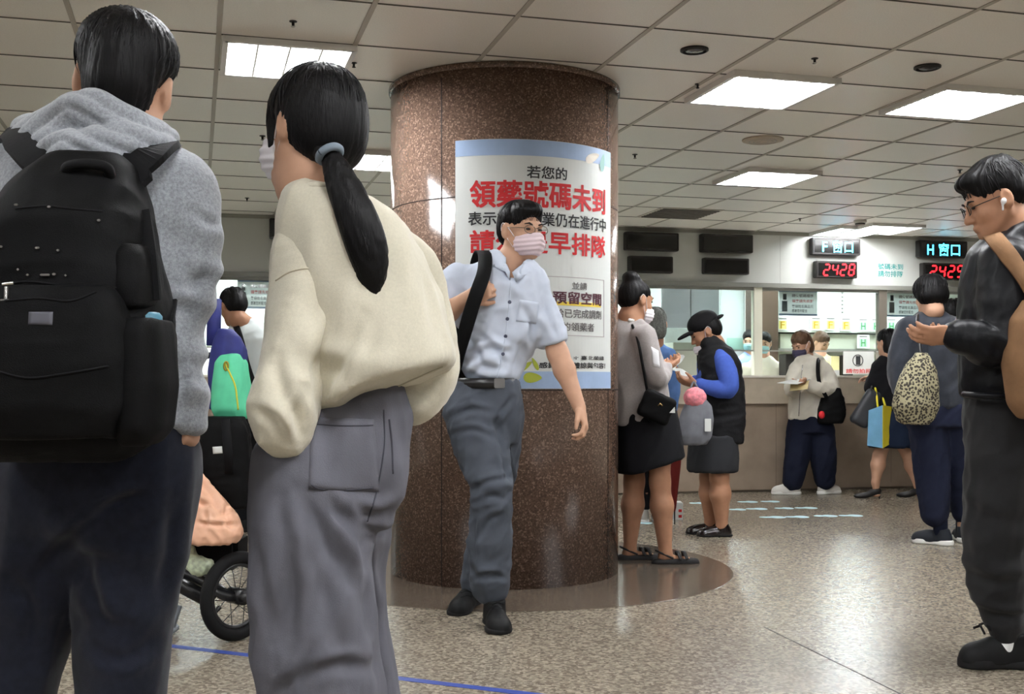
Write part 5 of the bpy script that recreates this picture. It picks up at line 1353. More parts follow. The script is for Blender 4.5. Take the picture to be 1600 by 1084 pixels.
for nm in 'rl':
    an = {'r':86,'l':82}[nm]; a = math.radians(an); f_ = np.array([math.sin(a),math.cos(a),0]); r_ = np.array([math.cos(a),-math.sin(a),0]); c0 = np.array([I1.ank[nm][0],I1.ank[nm][1],0])+f_*.055
    S_ = SDF(.005); S_.ell(c0+f_*.05, (.045,.085,.05), np.stack([r_,f_,[0,0,1]],1), .02); S_.ell(c0-f_*.06, (.038,.075,.05), np.stack([r_,f_,[0,0,1]],1), .03); S_.cut([0,0,.030],[0,0,1]); S_.cut([0,0,0],[0,0,-1])
    so = S_.build('sandal', mat('sandal_black',(26,25,26),.6), I1.root)
    b = MB()
    for k0 in (.055, .02): b.band(smooth_curve([c0+f_*k0+r_*.045+[0,0,.028], c0+f_*(k0-.01)+r_*.02+[0,0,.062], c0+f_*(k0-.01)-r_*.02+[0,0,.062], c0+f_*k0-r_*.045+[0,0,.028]],5), f_*0+np.array([0,0,1.]), .022, .004)
    b.tube(smooth_curve([c0-f_*.02+r_*.042+[0,0,.035], c0-f_*.10+r_*.02+[0,0,.07], c0-f_*.10-r_*.02+[0,0,.07], c0-f_*.02-r_*.042+[0,0,.035]],5), .006, 6)
    b.build('strap', mat('sandal_black',(26,25,26),.6), so, True)
b1 = empty('handbag', I1.p(1026,664,-.19), 'black quilted handbag at the hip of the grey sweatshirt woman', 'bag')
ang_ = math.radians(24); Mb = np.array([[math.cos(ang_),0,math.sin(ang_)],[0,1,0],[-math.sin(ang_),0,math.cos(ang_)]])
S_ = SDF(.007); S_.box(I1.p(1026,636,-.20), (.088,.045,.075), Mb, .025); bb_ = S_.build('body', M_black, b1, 1, lambda V,N: folds(V,(1,0,.3),5,20,.005,3))
b = MB(); q = I1.p(1028,634,-.249); b.tube([q, q+[.012,0,.012], q+[.024,0,0]], .004, 6); b.build('clasp', mat('clasp_gold',(180,150,100),.3,metal=1), b1, True)
b = MB(); q = I1.p(1046,645,-.249); b.add([q,q+[.03,0,.0],q+[.028,0,.032],q+[0,.006,0],q+[.03,.006,.0],q+[.028,.006,.032]],[(0,1,2),(5,4,3),(0,1,4,3),(1,2,5,4),(2,0,3,5)]); b.build('tag', M_paper, b1)
b = MB(); b.tube(smooth_curve([I1.p(1012,616,-.18), I1.p(1004,570,-.2), I1.p(996,530,-.17), I1.p(986,506,-.05), I1.p(978,520,.12)],6), .008, 6); b.build('strap', M_black, b1, True)

# woman in the black cap and quilted vest
M_vest = mat('black_vest_quilt', (17,17,20), .75, .25, bump=(60,.4)); M_blue = mat('cobalt_fleece', (66,90,168), .9, .15, var=(60,.06)); M_gsk = mat('dark_grey_skirt', (44,45,48), .9, .15)
J1 = Fig('woman in black cap, black vest and cobalt blue sleeves reading slips', 7.38, 1112)
J1.head(1101, 519, 0, -92, -28, 0, .96)
J1.body({'neck':(1114,546,0),'chest':(1124,585,0),'pelvis':(1122,690,0),'sl':(1130,566,-.14),'el':(1133,606,-.17),'wl':(1088,601,-.12),'sr':(1112,566,.14),'er':(1112,606,.15),'wr':(1082,596,.06),
         'hl':(1122,700,-.06),'kl':(1124,745,-.06),'al':(1128,822,-.05),'hr':(1112,700,.07),'kr':(1108,745,.08),'ar':(1110,818,.08)}, M_skin2, .0075,
        hands=[('l',(-1,.05,.25),(.1,.5,1),-1,{'curl':(25,35,20)}),('r',(-1,-.2,.35),(0,-.3,1),1,{'curl':(25,35,20)})], legs_bare='lr', legr=(.07,.058,.036), feet=[('l',-92),('r',-95)])
J1.face(); J1.mask(dz=-.05)
basic_hair(J1, None, False, .008, 31)
S_ = SDF(.0065); hw_ = J1.hw
S_.ell(hw_(0,-.018,.062), np.array([.092,.110,.080])*.96, J1.hM, .02); S_.cut(hw_(0,0,.036), J1.hM@unit([0,-.15,-1]), .006)
capo = S_.build('cap', mat('black_cap_cloth',(18,17,19),.85,.2), J1.root, 1, lambda V,N: folds(V,(0,0,1),4,20,.003,2))
S_ = SDF(.005); S_.ell(hw_(0,.12,.040), np.array([.072,.068,.016])*.96, J1.hM, .01); S_.cut(hw_(0,0,.030), J1.hM@unit([0,0,-1]), .004); S_.build('brim', mat('black_cap_cloth',(18,17,19),.85,.2), capo)
S_ = SDF(.005); S_.ell(hw_(0,-.125,.045), np.array([.05,.045,.014])*.96, J1.hM, .01); S_.build('back_flap', mat('black_cap_cloth',(18,17,19),.85,.2), capo)
J1.garment('fleece', M_blue, .0085, lofts=[[(548,1113,16),(562,1114,24),(600,1117,27),(660,1121,29),(703,1124,29)]],
    limbs=[[(1124,556,-.09,11),(1132,570,-.135,14),(1139,592,-.165,15),(1136,608,-.175,14),(1112,606,-.15,12),(1094,602,-.12,10)],[(1108,572,.11,12),(1104,604,.15,12),(1086,597,.07,10)]], disp=wob(111,.008), ratio=.86)
J1.garment('vest', M_vest, .0085, lofts=[[(532,1112,17),(546,1117,27),(566,1123,33),(600,1127,34),(650,1131,33),(692,1129,31)]], limbs=[[(1106,536,-.06,9),(1114,530,.0,11),(1120,534,.06,9)]], disp=fold_mix([((1,0,.1),2,16,.014,113)]), ratio=1.0)
J1.garment('skirt', M_gsk, .009, lofts=[[(680,1115,36,0,.16),(715,1114,39,0,.175),(736,1113,39,0,.175)]], disp=wob(115,.008), ratio=.9)
for a_, an in (('l',-92),('r',-95)): J1.shoe_on(a_, an, .235, Wd=.09, m=mat('glossy_black_shoe',(24,18,18),.18,.6), msole=M_soleb, H=.066, sole=.016)
tb = empty('drawstring_bag', J1.p(1084,694,-.26), 'dull grey cloth bag hanging from the hands of the cap woman', 'bag')
S_ = SDF(.008); S_.loft(J1.rows([(618,1090,10,-.26,.03),(634,1090,20,-.26,.055),(655,1088,25,-.26,.07),(680,1085,25,-.26,.075),(694,1084,19,-.26,.06)]), .02, 2.6)
S_.build('body', mat('grey_bag_cloth',(108,110,116),.8,.2,var=(20,.12)), tb, 1, lambda V,N: folds(V,(.1,0,1),3,18,.012,5))
b = MB(); b.tube(smooth_curve([J1.p(1082,622,-.26), J1.p(1080,606,-.22), J1.p(1084,597,-.16), J1.p(1090,606,-.22), J1.p(1096,622,-.26)],6), .007, 6); b.build('handle', mat('grey_bag_cloth',(108,110,116)), tb, True)
b = MB(); q = J1.p(1106,664,-.34); b.box(q-[.02,.003,.04], q+[.02,.003,.04], None, .002); b.build('tag', M_paper, tb)
S_ = SDF(.007); S_.ell(J1.p(1086,621,-.285), (.068,.05,.062), None, .02)
tag(S_.build('scarf_bundle', mat('pink_check_cloth',(226,140,150),.9,.1,var=(45,.3)), None, 1, lambda V,N: folds(V,(.3,0,1),6,26,.012,9)), 'pink patterned cloth bundle poking out of the dull grey bag', 'cloth')
for i, (x, y, dz, an, l) in enumerate(((1058,566,-.12,50,'folded white slip held up between the two women'),(1062,580,-.05,-20,'crumpled white slip in the hands of the cap woman'))):
    a = math.radians(an); q = J1.p(x,y,dz); u_ = np.array([math.cos(a),.1,math.sin(a)]); v_ = np.array([-math.sin(a)*.5,.6,math.cos(a)*.5]); V = []
    for iu in range(7):
        for iv in range(5):
            V.append(q+u_*(iu-3)*.019+v_*(iv-2)*.014+np.array([0,0,1])*.006*math.sin(iu*1.1+iv))
    V2 = [v+[0,-.001,.0012] for v in V]; I_ = lambda a_, b_: a_*5+b_
    b = MB(); b.add(V+V2, [(I_(a_,b_),I_(a_+1,b_),I_(a_+1,b_+1),I_(a_,b_+1)) for a_ in range(6) for b_ in range(4)]+[(35+I_(a_,b_+1),35+I_(a_+1,b_+1),35+I_(a_+1,b_),35+I_(a_,b_)) for a_ in range(6) for b_ in range(4)])
    tag(b.build('paper_slip', M_paper, None, True), l, 'paper')

# grey haired woman between them
K1 = Fig('grey haired woman in blue jacket half hidden between two standing women', 8.1, 1022)
K1.head(1024, 508, 0, 12, -4, 0, .96)
K1.body({'neck':(1022,536,0),'chest':(1022,575,0),'pelvis':(1020,680,0),'sr':(1043,556,0),'er':(1050,600,-.02),'wr':(1046,640,-.1),'sl':(1000,556,0),'el':(994,600,0),'wl':(996,640,-.05),
         'hr':(1030,690,0),'kr':(1028,750,0),'ar':(1028,806,0),'hl':(1008,690,0),'kl':(1006,750,0),'al':(1005,806,0)}, M_skin2, .009, hands=[('r',(0,0,-1),(-1,0,0),-1,{}),('l',(0,0,-1),(1,0,0),1,{})], detail=False, feet=[('l',0),('r',5)])
basic_hair(K1, M_hairg, True, .009, 41, amp=.008)
K1.garment('jacket', mat('steel_blue_jacket',(84,116,166),.85,.15,var=(20,.1)), .01, lofts=[[(538,1022,14),(552,1022,27),(600,1022,28),(670,1021,29)]], limbs=[[(1043,556,0,13),(1051,600,-.02,12),(1047,640,-.08,10)],[(1000,556,0,13),(993,600,0,12),(996,640,-.05,10)]], disp=wob(121,.01), ratio=.7)
K1.garment('vest', M_vest, .01, lofts=[[(545,1020,18),(560,1018,24),(600,1020,29),(655,1020,30)]], disp=wob(123,.006), ratio=.75)
K1.garment('trousers', M_blacks, .01, lofts=[[(660,1020,29),(700,1019,29)]], limbs=[[(1030,695,0,14),(1028,750,0,12),(1028,804,0,10)],[(1008,695,0,14),(1006,750,0,12),(1005,790,0,10)]], ratio=.8)
for x in (1005,1029):
    K1.shoe_on('l' if x < 1015 else 'r', 3, .24, Wd=.09, m=mat('pale_grey_shoe',(170,166,158),.6), msole=mat('white_sole',(226,226,222),.6), H=.07)
um = empty('umbrella', K1.p(1055,823,.0), 'folded dark red umbrella with its tip on the floor behind the sandals', 'umbrella'); um.location[2] = .0
b = MB(); q0 = np.array([*K1.p(1054,600,-.15)[:2],0]); b.lathe([(.004,.085),(.012,.12),(.045,.42),(.052,.52),(.03,.62),(.012,.66)], q0, n=14); b.build('canopy', mat('maroon_cloth',(110,36,34),.75,.2,bump=(60,.3)), um, True)
b = MB(); b.lathe([(.004,.0),(.005,.085),(.006,.66),(.006,.80)], q0, n=10); b.build('shaft', M_dark, um, True)
b = MB(); b.tube(smooth_curve([q0+[0,0,.78], q0+[0,0,.83], q0+[-.03,0,.86], q0+[-.05,0,.83]],5), .011, 8); b.build('handle', M_dark, um, True)
sb = empty('shopping_bag', K1.p(1058,785,.2), 'white paper bag with red print behind the folded red umbrella', 'bag')
b = MB(); q = K1.p(1056,775,.15); b.box(q-[.045,.05,.10], q+[.045,.05,.14], None, .006); b.build('body', M_paper, sb)
b = MB(); [b.box(q+np.array([.012,-.052,z]), q+np.array([.036,-.050,z+.02])) for z in (-.06,-.02,.03,.07)]; b.build('print', M_red, sb)
sb.location[2] = 0
for ch in sb.children: ch.location[2] = -float(q[2]-.10)

# woman in the pale jacket reading at the counter
L1 = Fig('woman in pale jacket with dark mask reading papers at the counter', 10.05, 1265)
M_pj = mat('pale_windbreaker', (208,203,190), .75, .25, var=(10,.08)); M_nv = mat('dark_navy_cloth', (24,28,44), .9, .15)
L1.head(1252, 539, 0, -128, -24, 0, .94)
L1.body({'neck':(1262,563,.03),'chest':(1266,590,.03),'pelvis':(1266,655,.0),'sl':(1287,577,-.03),'el':(1297,607,-.10),'wl':(1262,603,-.22),'sr':(1245,577,-.0),'er':(1236,605,-.10),'wr':(1240,602,-.24),
         'hl':(1280,662,0),'kl':(1284,710,-.03),'al':(1288,755,.02),'hr':(1252,662,0),'kr':(1246,710,-.03),'ar':(1238,757,-.03)}, M_skin, .009,
        hands=[('l',(-.9,-.2,.1),(0,.3,1),1,{'curl':(25,30,20)}),('r',(.3,-.6,.1),(0,.3,1),-1,{'curl':(25,30,20)})], legr=(.08,.06,.04), feet=[('l',62),('r',-75)])
L1.face(); L1.mask(M_maskd); basic_hair(L1, M_hairb, True, .009, 51)
jj = L1.garment('jacket', M_pj, .0095, lofts=[[(558,1262,14),(570,1265,26),(600,1266,30),(640,1266,33),(655,1266,33)]], limbs=[[(1287,578,-.03,13),(1299,608,-.10,12),(1282,607,-.18,11),(1264,603,-.21,8)],[(1246,578,-.0,13),(1237,608,-.10,12),(1240,603,-.21,8)],[(1252,562,-.04,8),(1266,558,.05,9),(1280,564,-.0,8)]], disp=wob(131,.014), ratio=.72)
seam(jj, [(1254,570),(1251,600),(1248,650)], .004, M_chrome, 'zip', jj)
L1.garment('trousers', M_nv, .0095, lofts=[[(648,1266,31),(675,1266,34)]], limbs=[[(1282,668,0,20),(1286,710,-.02,20),(1289,750,.01,15)],[(1251,668,0,20),(1246,710,-.03,19),(1239,752,-.03,15)]], disp=wob(133,.012), ratio=.75)
M_wsh = mat('white_trainer',(206,204,198),.6,.3); M_wso = mat('white_sole',(226,226,222),.6)
for a_, an in (('r',-75),('l',62)): L1.shoe_on(a_, an, .26, Wd=.098, m=M_wsh, msole=M_wso, H=.085, sole=.03)
tag_b = empty('shoulder_bag', L1.p(1298,660,-.12), 'black shoulder bag with red charm carried by the pale jacket woman', 'bag')
S_ = SDF(.009); S_.loft(L1.rows([(606,1302,10,-.14,.04),(622,1301,17,-.14,.06),(645,1299,22,-.14,.07),(661,1297,19,-.14,.06)]), .02, 2.6); S_.build('body', M_black, tag_b, 1, lambda V,N: folds(V,(1,0,.2),4,16,.012,5))
b = MB(); b.band(smooth_curve([L1.p(1281,566,.05), L1.p(1279,562,-.08), L1.p(1278,580,-.19), L1.p(1281,600,-.23), L1.p(1292,622,-.23)],6), unit((0,-1,.2)), .035, .006); b.build('strap', M_black, tag_b, True)
S_ = SDF(.006); S_.ell(L1.p(1284,648,-.215), (.028,.016,.036), None, .01); S_.build('charm', mat('red_charm',(196,36,44),.5), tag_b)
ppr = empty('paper_sheaf', L1.p(1240,610,-.35), 'sheaf of white and kraft papers held by the pale jacket woman', 'papers')
def sheet(f, name, c4, m, par, th=.003):
    b = MB(); c4 = [np.array(q) for q in c4]; n_ = unit(np.cross(c4[1]-c4[0], c4[3]-c4[0]))*th; b.hexa(c4+[q+n_ for q in c4]); return b.build(name, m, par)
sheet(L1,'sheet',[L1.p(1214,598,-.42),L1.p(1240,592,-.2),L1.p(1268,592,-.22),L1.p(1246,600,-.45)], M_paper, ppr); sheet(L1,'kraft_envelope',[L1.p(1234,611,-.40),L1.p(1262,608,-.38),L1.p(1264,594,-.27),L1.p(1236,597,-.3)], mat('kraft_paper',(206,188,140),.8), ppr)

# woman in black with the shopping bags leaning on the counter
N1 = Fig('woman in black top and navy skirt with heels leaning on the counter', 9.75, 1392)
N1.head(1386, 536, .0, -30, -6, 0, .93)
N1.body({'neck':(1390,562,0),'chest':(1392,590,0),'pelvis':(1394,665,0),'sl':(1374,576,0),'el':(1362,604,.02),'wl':(1368,590,.18),'sr':(1410,576,.03),'er':(1418,612,.05),'wr':(1410,640,.1),
         'hl':(1384,680,0),'kl':(1374,712,-.02),'al':(1368,754,-.05),'hr':(1404,680,.02),'kr':(1420,712,.02),'ar':(1434,758,.0)}, M_skin, .009, hands=[('l',(-.8,.5,.05),(0,0,-1),1,{'curl':(25,30,20)}),('r',(0,.3,-1),(-1,0,0),-1,{})], legs_bare='lr', legr=(.07,.052,.032), detail=False, feet=[('l',-80),('r',-60)])
basic_hair(N1, None, True, .009, 61)
N1.garment('top', M_blacks, .0095, lofts=[[(556,1390,15),(570,1391,26),(610,1393,27),(650,1394,29)]], limbs=[[(1375,576,0,12),(1362,606,.02,11),(1363,594,.12,9)],[(1409,576,.03,12),(1418,612,.05,11),(1411,640,.1,8)]], disp=wob(141,.01), ratio=.75)
N1.garment('skirt', mat('navy_skirt_cloth',(28,38,58),.85,.15), .0095, lofts=[[(640,1394,28),(670,1394,33),(698,1394,36)]], disp=wob(143,.012), ratio=.8)
for x, dz, an in ((1362,-.05,-80),(1430,.02,-60)):
    c_ = N1.ank['l' if x < 1400 else 'r']; a = math.radians(an); f_ = np.array([math.sin(a),math.cos(a),0]); r_ = np.array([math.cos(a),-math.sin(a),0]); c0 = np.array([c_[0],c_[1],0])+f_*.05; Mx = np.stack([r_,f_,[0,0,1]],1)
    S_ = SDF(.006); S_.ell(c0+f_*.075+[0,0,.018], (.038,.055,.022), Mx, .02); S_.ell(c0-f_*.05+[0,0,.065], (.033,.05,.036), Mx, .03); S_.cone(c0+f_*.05+[0,0,.02], c0-f_*.06+[0,0,.055], .025, .026, .03); S_.cut(c0-f_*.05+[0,0,.085], unit(np.array([0,0,1])+f_*.3)); S_.cut([0,0,0],[0,0,-1])
    so = S_.build('high_heel', M_belt, N1.root); b = MB(); b.tube([c0-f_*.085+[0,0,.05], c0-f_*.082], [.014,.006], 8); b.build('heel', M_belt, so)
hb = empty('handbag', N1.p(1353,668,-.05), 'slim dark grey handbag held beside the blue and yellow paper bag', 'bag')
S_ = SDF(.008); ab = math.radians(28); Mb = np.array([[math.cos(ab),0,math.sin(ab)],[0,1,0],[-math.sin(ab),0,math.cos(ab)]])
S_.box(N1.p(1354,637,-.06), (.075,.045,.165), Mb, .04, taper=.12); S_.build('body', mat('charcoal_leather',(52,54,58),.45,.4), hb, 1, lambda V,N: folds(V,(.2,0,1),3,14,.006,5))
b = MB(); b.tube(smooth_curve([N1.p(1360,612,-.06), N1.p(1364,598,-.03), N1.p(1368,592,.02), N1.p(1370,612,-.04)],6), .008, 6); b.build('handle', mat('charcoal_leather',(52,54,58)), hb, True)
pb = empty('paper_shopping_bag', N1.p(1378,698,-.1), 'paper shopping bag with a blue face and a yellow side', 'bag')
q = [N1.p(1355,696,-.12), N1.p(1379,700,-.20), N1.p(1400,688,-.08), N1.p(1376,690,.0)]; tq = [N1.p(1357,641,-.12), N1.p(1379,633,-.20), N1.p(1398,636,-.08), N1.p(1377,640,.0)]
b = MB(); b.hexa(q+tq); b.build('body', mat('bag_blue',(116,170,204),.6,.3,var=(9,.1)), pb)
d_ = unit(np.cross(q[2]-q[1],[0,0,1.]))*.004; b = MB(); c4 = [q[1],q[2],tq[2],tq[1]]; b.hexa([x+d_*.1 for x in c4]+[x+d_ for x in c4]); b.build('yellow_side', mat('bag_yellow',(236,220,60),.6,.3,var=(9,.08)), pb)
b = MB(); b.tube(smooth_curve([N1.p(1372,640,-.14), N1.p(1369,612,-.08), N1.p(1366,600,.0), N1.p(1376,612,-.06), N1.p(1384,637,-.12)],6), .009, 6); b.build('handle', mat('bag_yellow',(236,220,60)), pb, True)

# short haired woman with the leopard bag
O1 = Fig('short haired woman in dark blue sweater seen from behind with leopard bag', 6.95, 1465)
M_dks = mat('dark_blue_sweater', (45,48,55), .9, .15, var=(25,.15), sheen=.2); M_nv2 = mat('navy_cropped_cloth', (30,34,52), .9, .15, var=(20,.1))
O1.head(1452, 462, .0, -8, -14, 0, .97)
O1.body({'neck':(1456,490,.01),'chest':(1460,540,0),'pelvis':(1470,640,0),'sl':(1416,516,.0),'el':(1408,575,.0),'wl':(1412,620,-.1),'sr':(1504,516,.0),'er':(1514,575,.0),'wr':(1508,625,-.05),
         'hl':(1450,660,0),'kl':(1458,745,0),'al':(1470,830,0),'hr':(1490,660,.02),'kr':(1500,745,.06),'ar':(1506,822,.12)}, M_skin, .008, hands=[('l',(.2,-.2,-1),(1,0,0),1,{}),('r',(0,-.1,-1),(-1,0,0),-1,{})], detail=False, legr=(.07,.055,.034), feet=[('l',-48),('r',10)])
tufts(O1, M_hairs, 150, 71, .002, span=(.1,1.7), Ls=(.05,.11), base=((0,-.022,.042),(.100,.112,.090)), lift=.006)
O1.hair(M_hair, [((0,-.022,.042),(.098,.110,.090)),((0,-.046,-.015),(.098,.086,.070))], [((0,.122,-.030),(.080,.078,.094)),('p',(0,0,-.075),(0,.2,-1))], .007, .006, 26, 71)
osw = O1.garment('sweater', M_dks, .0085, lofts=[[(486,1456,16),(494,1457,28),(506,1459,42),(530,1461,50),(580,1466,50),(638,1470,49)]], limbs=[[(1418,514,0,19),(1410,545,0,19),(1406,585,-.02,17),(1412,618,-.08,12)],[(1502,514,0,19),(1513,560,0,18),(1512,615,-.03,14)]], disp=wob(151,.014), ratio=.7)
O1.garment('trousers', M_nv2, .0085, lofts=[[(628,1470,47),(665,1470,50)]], limbs=[[(1450,665,0,28),(1457,745,0,26),(1461,802,0,20)],[(1492,665,.02,27),(1502,740,.06,23),(1506,800,.11,17)]], disp=wob(153,.012), ratio=.72)
for x, dz, an in ((1463,-.0,-48),(1502,.14,10)):
    S_ = SDF(.007); S_.cone(O1.p(x+6 if x < 1480 else x+2,796,dz), O1.p(x+7 if x < 1480 else x+3,838,dz), .042, .042, .01); S_.build('sock', M_nv, O1.root)
    O1.shoe_on('l' if x < 1480 else 'r', an, .26, Wd=.098, m=mat('dark_trainer',(26,30,38),.6,.3), msole=M_wso, H=.08, sole=.034)
lb = empty('leopard_bag', O1.p(1432,660,-.25), 'leopard spotted soft bag on the shoulder of the short haired woman', 'bag')
lm = bpy.data.materials.new('leopard_cloth'); lm.use_nodes = True; nt = lm.node_tree; bs = nt.nodes['Principled BSDF']; tc = nt.nodes.new('ShaderNodeTexCoord'); vo = nt.nodes.new('ShaderNodeTexVoronoi'); vo.inputs['Scale'].default_value = 70
nt.links.new(tc.outputs['Object'], vo.inputs['Vector']); rr = nt.nodes.new('ShaderNodeValToRGB'); rr.color_ramp.elements[0].position = .44; rr.color_ramp.elements[0].color = (*lin((44,38,30)),1); rr.color_ramp.elements[1].position = .56; rr.color_ramp.elements[1].color = (*lin((148,141,112)),1)
nt.links.new(vo.outputs['Distance'], rr.inputs[0]); nt.links.new(rr.outputs[0], bs.inputs['Base Color']); bs.inputs['Roughness'].default_value = .8
S_ = SDF(.0075); S_.loft(O1.rows([(552,1440,8,-.24,.03),(570,1438,20,-.25,.055),(600,1434,31,-.26,.07),(635,1431,34,-.26,.075),(656,1430,27,-.25,.06),(662,1430,20,-.25,.05)]), .02, 2.6); S_.build('body', lm, lb, 1, lambda V,N: folds(V,(.2,0,1),3,16,.014,5))
b = MB(); b.tube(smooth_curve([O1.p(1440,560,-.25), O1.p(1436,530,-.2), O1.p(1433,504,-.14), O1.p(1434,492,-.02), O1.p(1434,505,.12)],6), .009, 6); b.build('strap', M_belt, lb, True)

# someone beyond her in jeans
Q1 = Fig('person with dark hair and jeans almost hidden behind the short haired woman', 8.75, 1486)
Q1.head(1490, 492, 0, 10, 0, 0, .95)
Q1.body({'neck':(1490,518,0),'chest':(1490,555,0),'pelvis':(1490,650,0),'sl':(1472,538,0),'el':(1468,585,0),'wl':(1470,630,0),'sr':(1508,538,0),'er':(1513,585,0),'wr':(1511,630,0),'hl':(1480,660,0),'kl':(1482,720,0),'al':(1486,785,0),'hr':(1498,660,0),'kr':(1502,720,0),'ar':(1506,785,0)}, M_skin, .01, detail=False, hands=[('l',(0,0,-1),(1,0,0),1,{}),('r',(0,0,-1),(-1,0,0),-1,{})], feet=[('l',0),('r',0)])
basic_hair(Q1, None, False, .01, 81)
Q1.garment('shirt', mat('rust_shirt',(176,84,70),.85), .01, lofts=[[(520,1490,12),(532,1490,22),(600,1490,23),(655,1490,24)]], limbs=[[(1474,538,0,11),(1468,585,0,10),(1470,625,0,8)],[(1507,538,0,11),(1513,585,0,10),(1511,625,0,8)]], disp=wob(161,.008))
Q1.garment('jeans', mat('pale_blue_denim',(120,136,156),.85,.15,var=(20,.12)), .01, lofts=[[(645,1490,24),(670,1490,25)]], limbs=[[(1480,672,0,13),(1483,730,0,11),(1486,778,0,9)],[(1499,672,0,13),(1503,730,0,11),(1506,778,0,9)]], ratio=.8)
for x in (1486,1507):
    Q1.shoe_on('l' if x < 1490 else 'r', 0, .25, Wd=.095, m=M_belt, msole=M_soleb, H=.07)

# man in the white shirt beyond the cart
R1 = Fig('man in white shirt with black shoulder strap facing the far windows', 7.6, 385)
R1.head(364, 480, 0, -40, -22, 0, .98)
R1.body({'neck':(384,508,.0),'chest':(388,550,0),'pelvis':(390,660,0),'sl':(364,530,-.02),'el':(358,590,-.02),'wl':(350,625,.15),'sr':(414,528,.02),'er':(420,590,.02),'wr':(412,640,.05),'hl':(380,680,0),'kl':(380,750,0),'al':(382,815,0),'hr':(402,680,0),'kr':(402,750,0),'ar':(402,815,0)}, M_skin2, .0085, detail=False, hands=[('l',(-.4,.6,-.3),(0,0,-1),1,{}),('r',(0,0,-1),(-1,0,0),-1,{})], feet=[('l',-30),('r',-30)])
basic_hair(R1, None, False, .008, 91)
R1.garment('shirt', mat('white_shirt_cloth',(222,230,228),.85,.15), .0095, lofts=[[(500,386,14),(512,387,28),(530,389,36),(590,390,36),(655,391,35)]], limbs=[[(366,530,-.02,15),(359,590,-.02,14),(352,618,.1,10)],[(412,528,.02,15),(420,590,.02,14),(413,635,.05,10)]], disp=wob(171,.016), ratio=.7)
R1.garment('trousers', M_blacks, .0095, lofts=[[(645,391,34),(680,391,35)]], limbs=[[(380,685,0,19),(380,750,0,16),(382,808,0,13)],[(402,685,0,19),(402,750,0,16),(402,808,0,13)]], ratio=.75)
for x in (380,402):
    R1.shoe_on('l' if x < 390 else 'r', -30, .27, Wd=.1, m=M_shoeb, msole=M_soleb, H=.075)
mb_ = empty('messenger_bag', R1.p(398,650,-.2), 'black messenger bag worn by the man in white shirt', 'bag')
S_ = SDF(.009); S_.box(R1.p(394,628,-.24), (.10,.05,.10), headM(20), .03); S_.build('body', M_black, mb_, 1)
b = MB(); b.band(smooth_curve([R1.p(366,512,.06), R1.p(368,508,-.06), R1.p(376,530,-.16), R1.p(386,570,-.19), R1.p(398,606,-.22)],6), unit((0,-1,.2)), .042, .006); b.build('strap', M_black, mb_, True)

# dispensary staff behind the glass
M_scrub = mat('pale_blue_scrubs',(140,164,214),.85,.1); M_coat = mat('white_coat',(226,224,206),.85,.1)
def clerk(label, px, py, Z, yaw, mt, hair=None, mask=True, pitch=-10, sz=.95):
    f = Fig(label, Z, px); f.head(px, py, 0, yaw, pitch, 0, sz); k = Z/F
    J = {'neck':(px,py+.15/k),'chest':(px,py+.32/k),'pelvis':(px,py+.72/k),'sl':(px-.17/k,py+.26/k),'el':(px-.21/k,py+.50/k),'wl':(px-.08/k,py+.58/k,-.25),'sr':(px+.17/k,py+.26/k),'er':(px+.21/k,py+.50/k),'wr':(px+.08/k,py+.58/k,-.25),
         'hl':(px-.09/k,py+.8/k),'kl':(px-.1/k,py+1.0/k,-.1),'al':(px-.1/k,py+(.93+f.hc[2]-1.0+0)/k),'hr':(px+.09/k,py+.8/k),'kr':(px+.1/k,py+1.0/k,-.1),'ar':(px+.1/k,py+(.93+f.hc[2]-1.0)/k)}
    f.body(J, M_skin, .01, detail=False, hands=[('l',(.4,-.7,0),(0,0,-1),1,{}),('r',(-.4,-.7,0),(0,0,-1),-1,{})], feet=[('l',yaw),('r',yaw)])
    f.face()
    basic_hair(f, hair, True, .011, int(px))
    if mask: f.mask(mat('teal_mask',(150,196,200),.8))
    f.garment('tunic', mt, .011, lofts=[[(py+.12/k,px,.06/k),(py+.19/k,px,.15/k),(py+.26/k,px,.19/k),(py+.5/k,px,.2/k),(py+.85/k,px,.21/k)]], limbs=[[(px-.18/k,py+.27/k,0,.07/k),(px-.22/k,py+.5/k,-.02,.065/k),(px-.12/k,py+.58/k,-.18,.055/k)],[(px+.18/k,py+.27/k,0,.07/k),(px+.22/k,py+.5/k,-.02,.065/k),(px+.12/k,py+.58/k,-.18,.055/k)]], disp=wob(int(px),.01))
    f.garment('trousers', mt, .012, lofts=[[(py+.78/k,px,.18/k),(py+.9/k,px,.18/k)]], limbs=[[(px-.09/k,py+.88/k,0,.09/k),(px-.1/k,py+1.0/k,-.05,.08/k),(px-.1/k,py+(.85+f.hc[2]-1)/k,0,.06/k)],[(px+.09/k,py+.88/k,0,.09/k),(px+.1/k,py+1.0/k,-.05,.08/k),(px+.1/k,py+(.85+f.hc[2]-1)/k,0,.06/k)]], disp=wob(int(px)+1,.008))
    for a_ in 'lr': f.shoe_on(a_, yaw, .25, Wd=.09, m=M_wsh, msole=M_wso, H=.07, res=.008)
    return f
clerk('masked dispenser in pale blue scrubs behind the window post', 1172, 533, 12.75, 205, M_scrub)
clerk('dispenser in cream white coat half hidden by the brown column', 1193, 537, 12.1, 200, M_coat)
clerk('dispenser with short brown hair seated behind the pale jacket woman', 1283, 536, 12.6, 150, mat('yellow_tunic',(214,212,150),.85), M_hairb, False, -25)
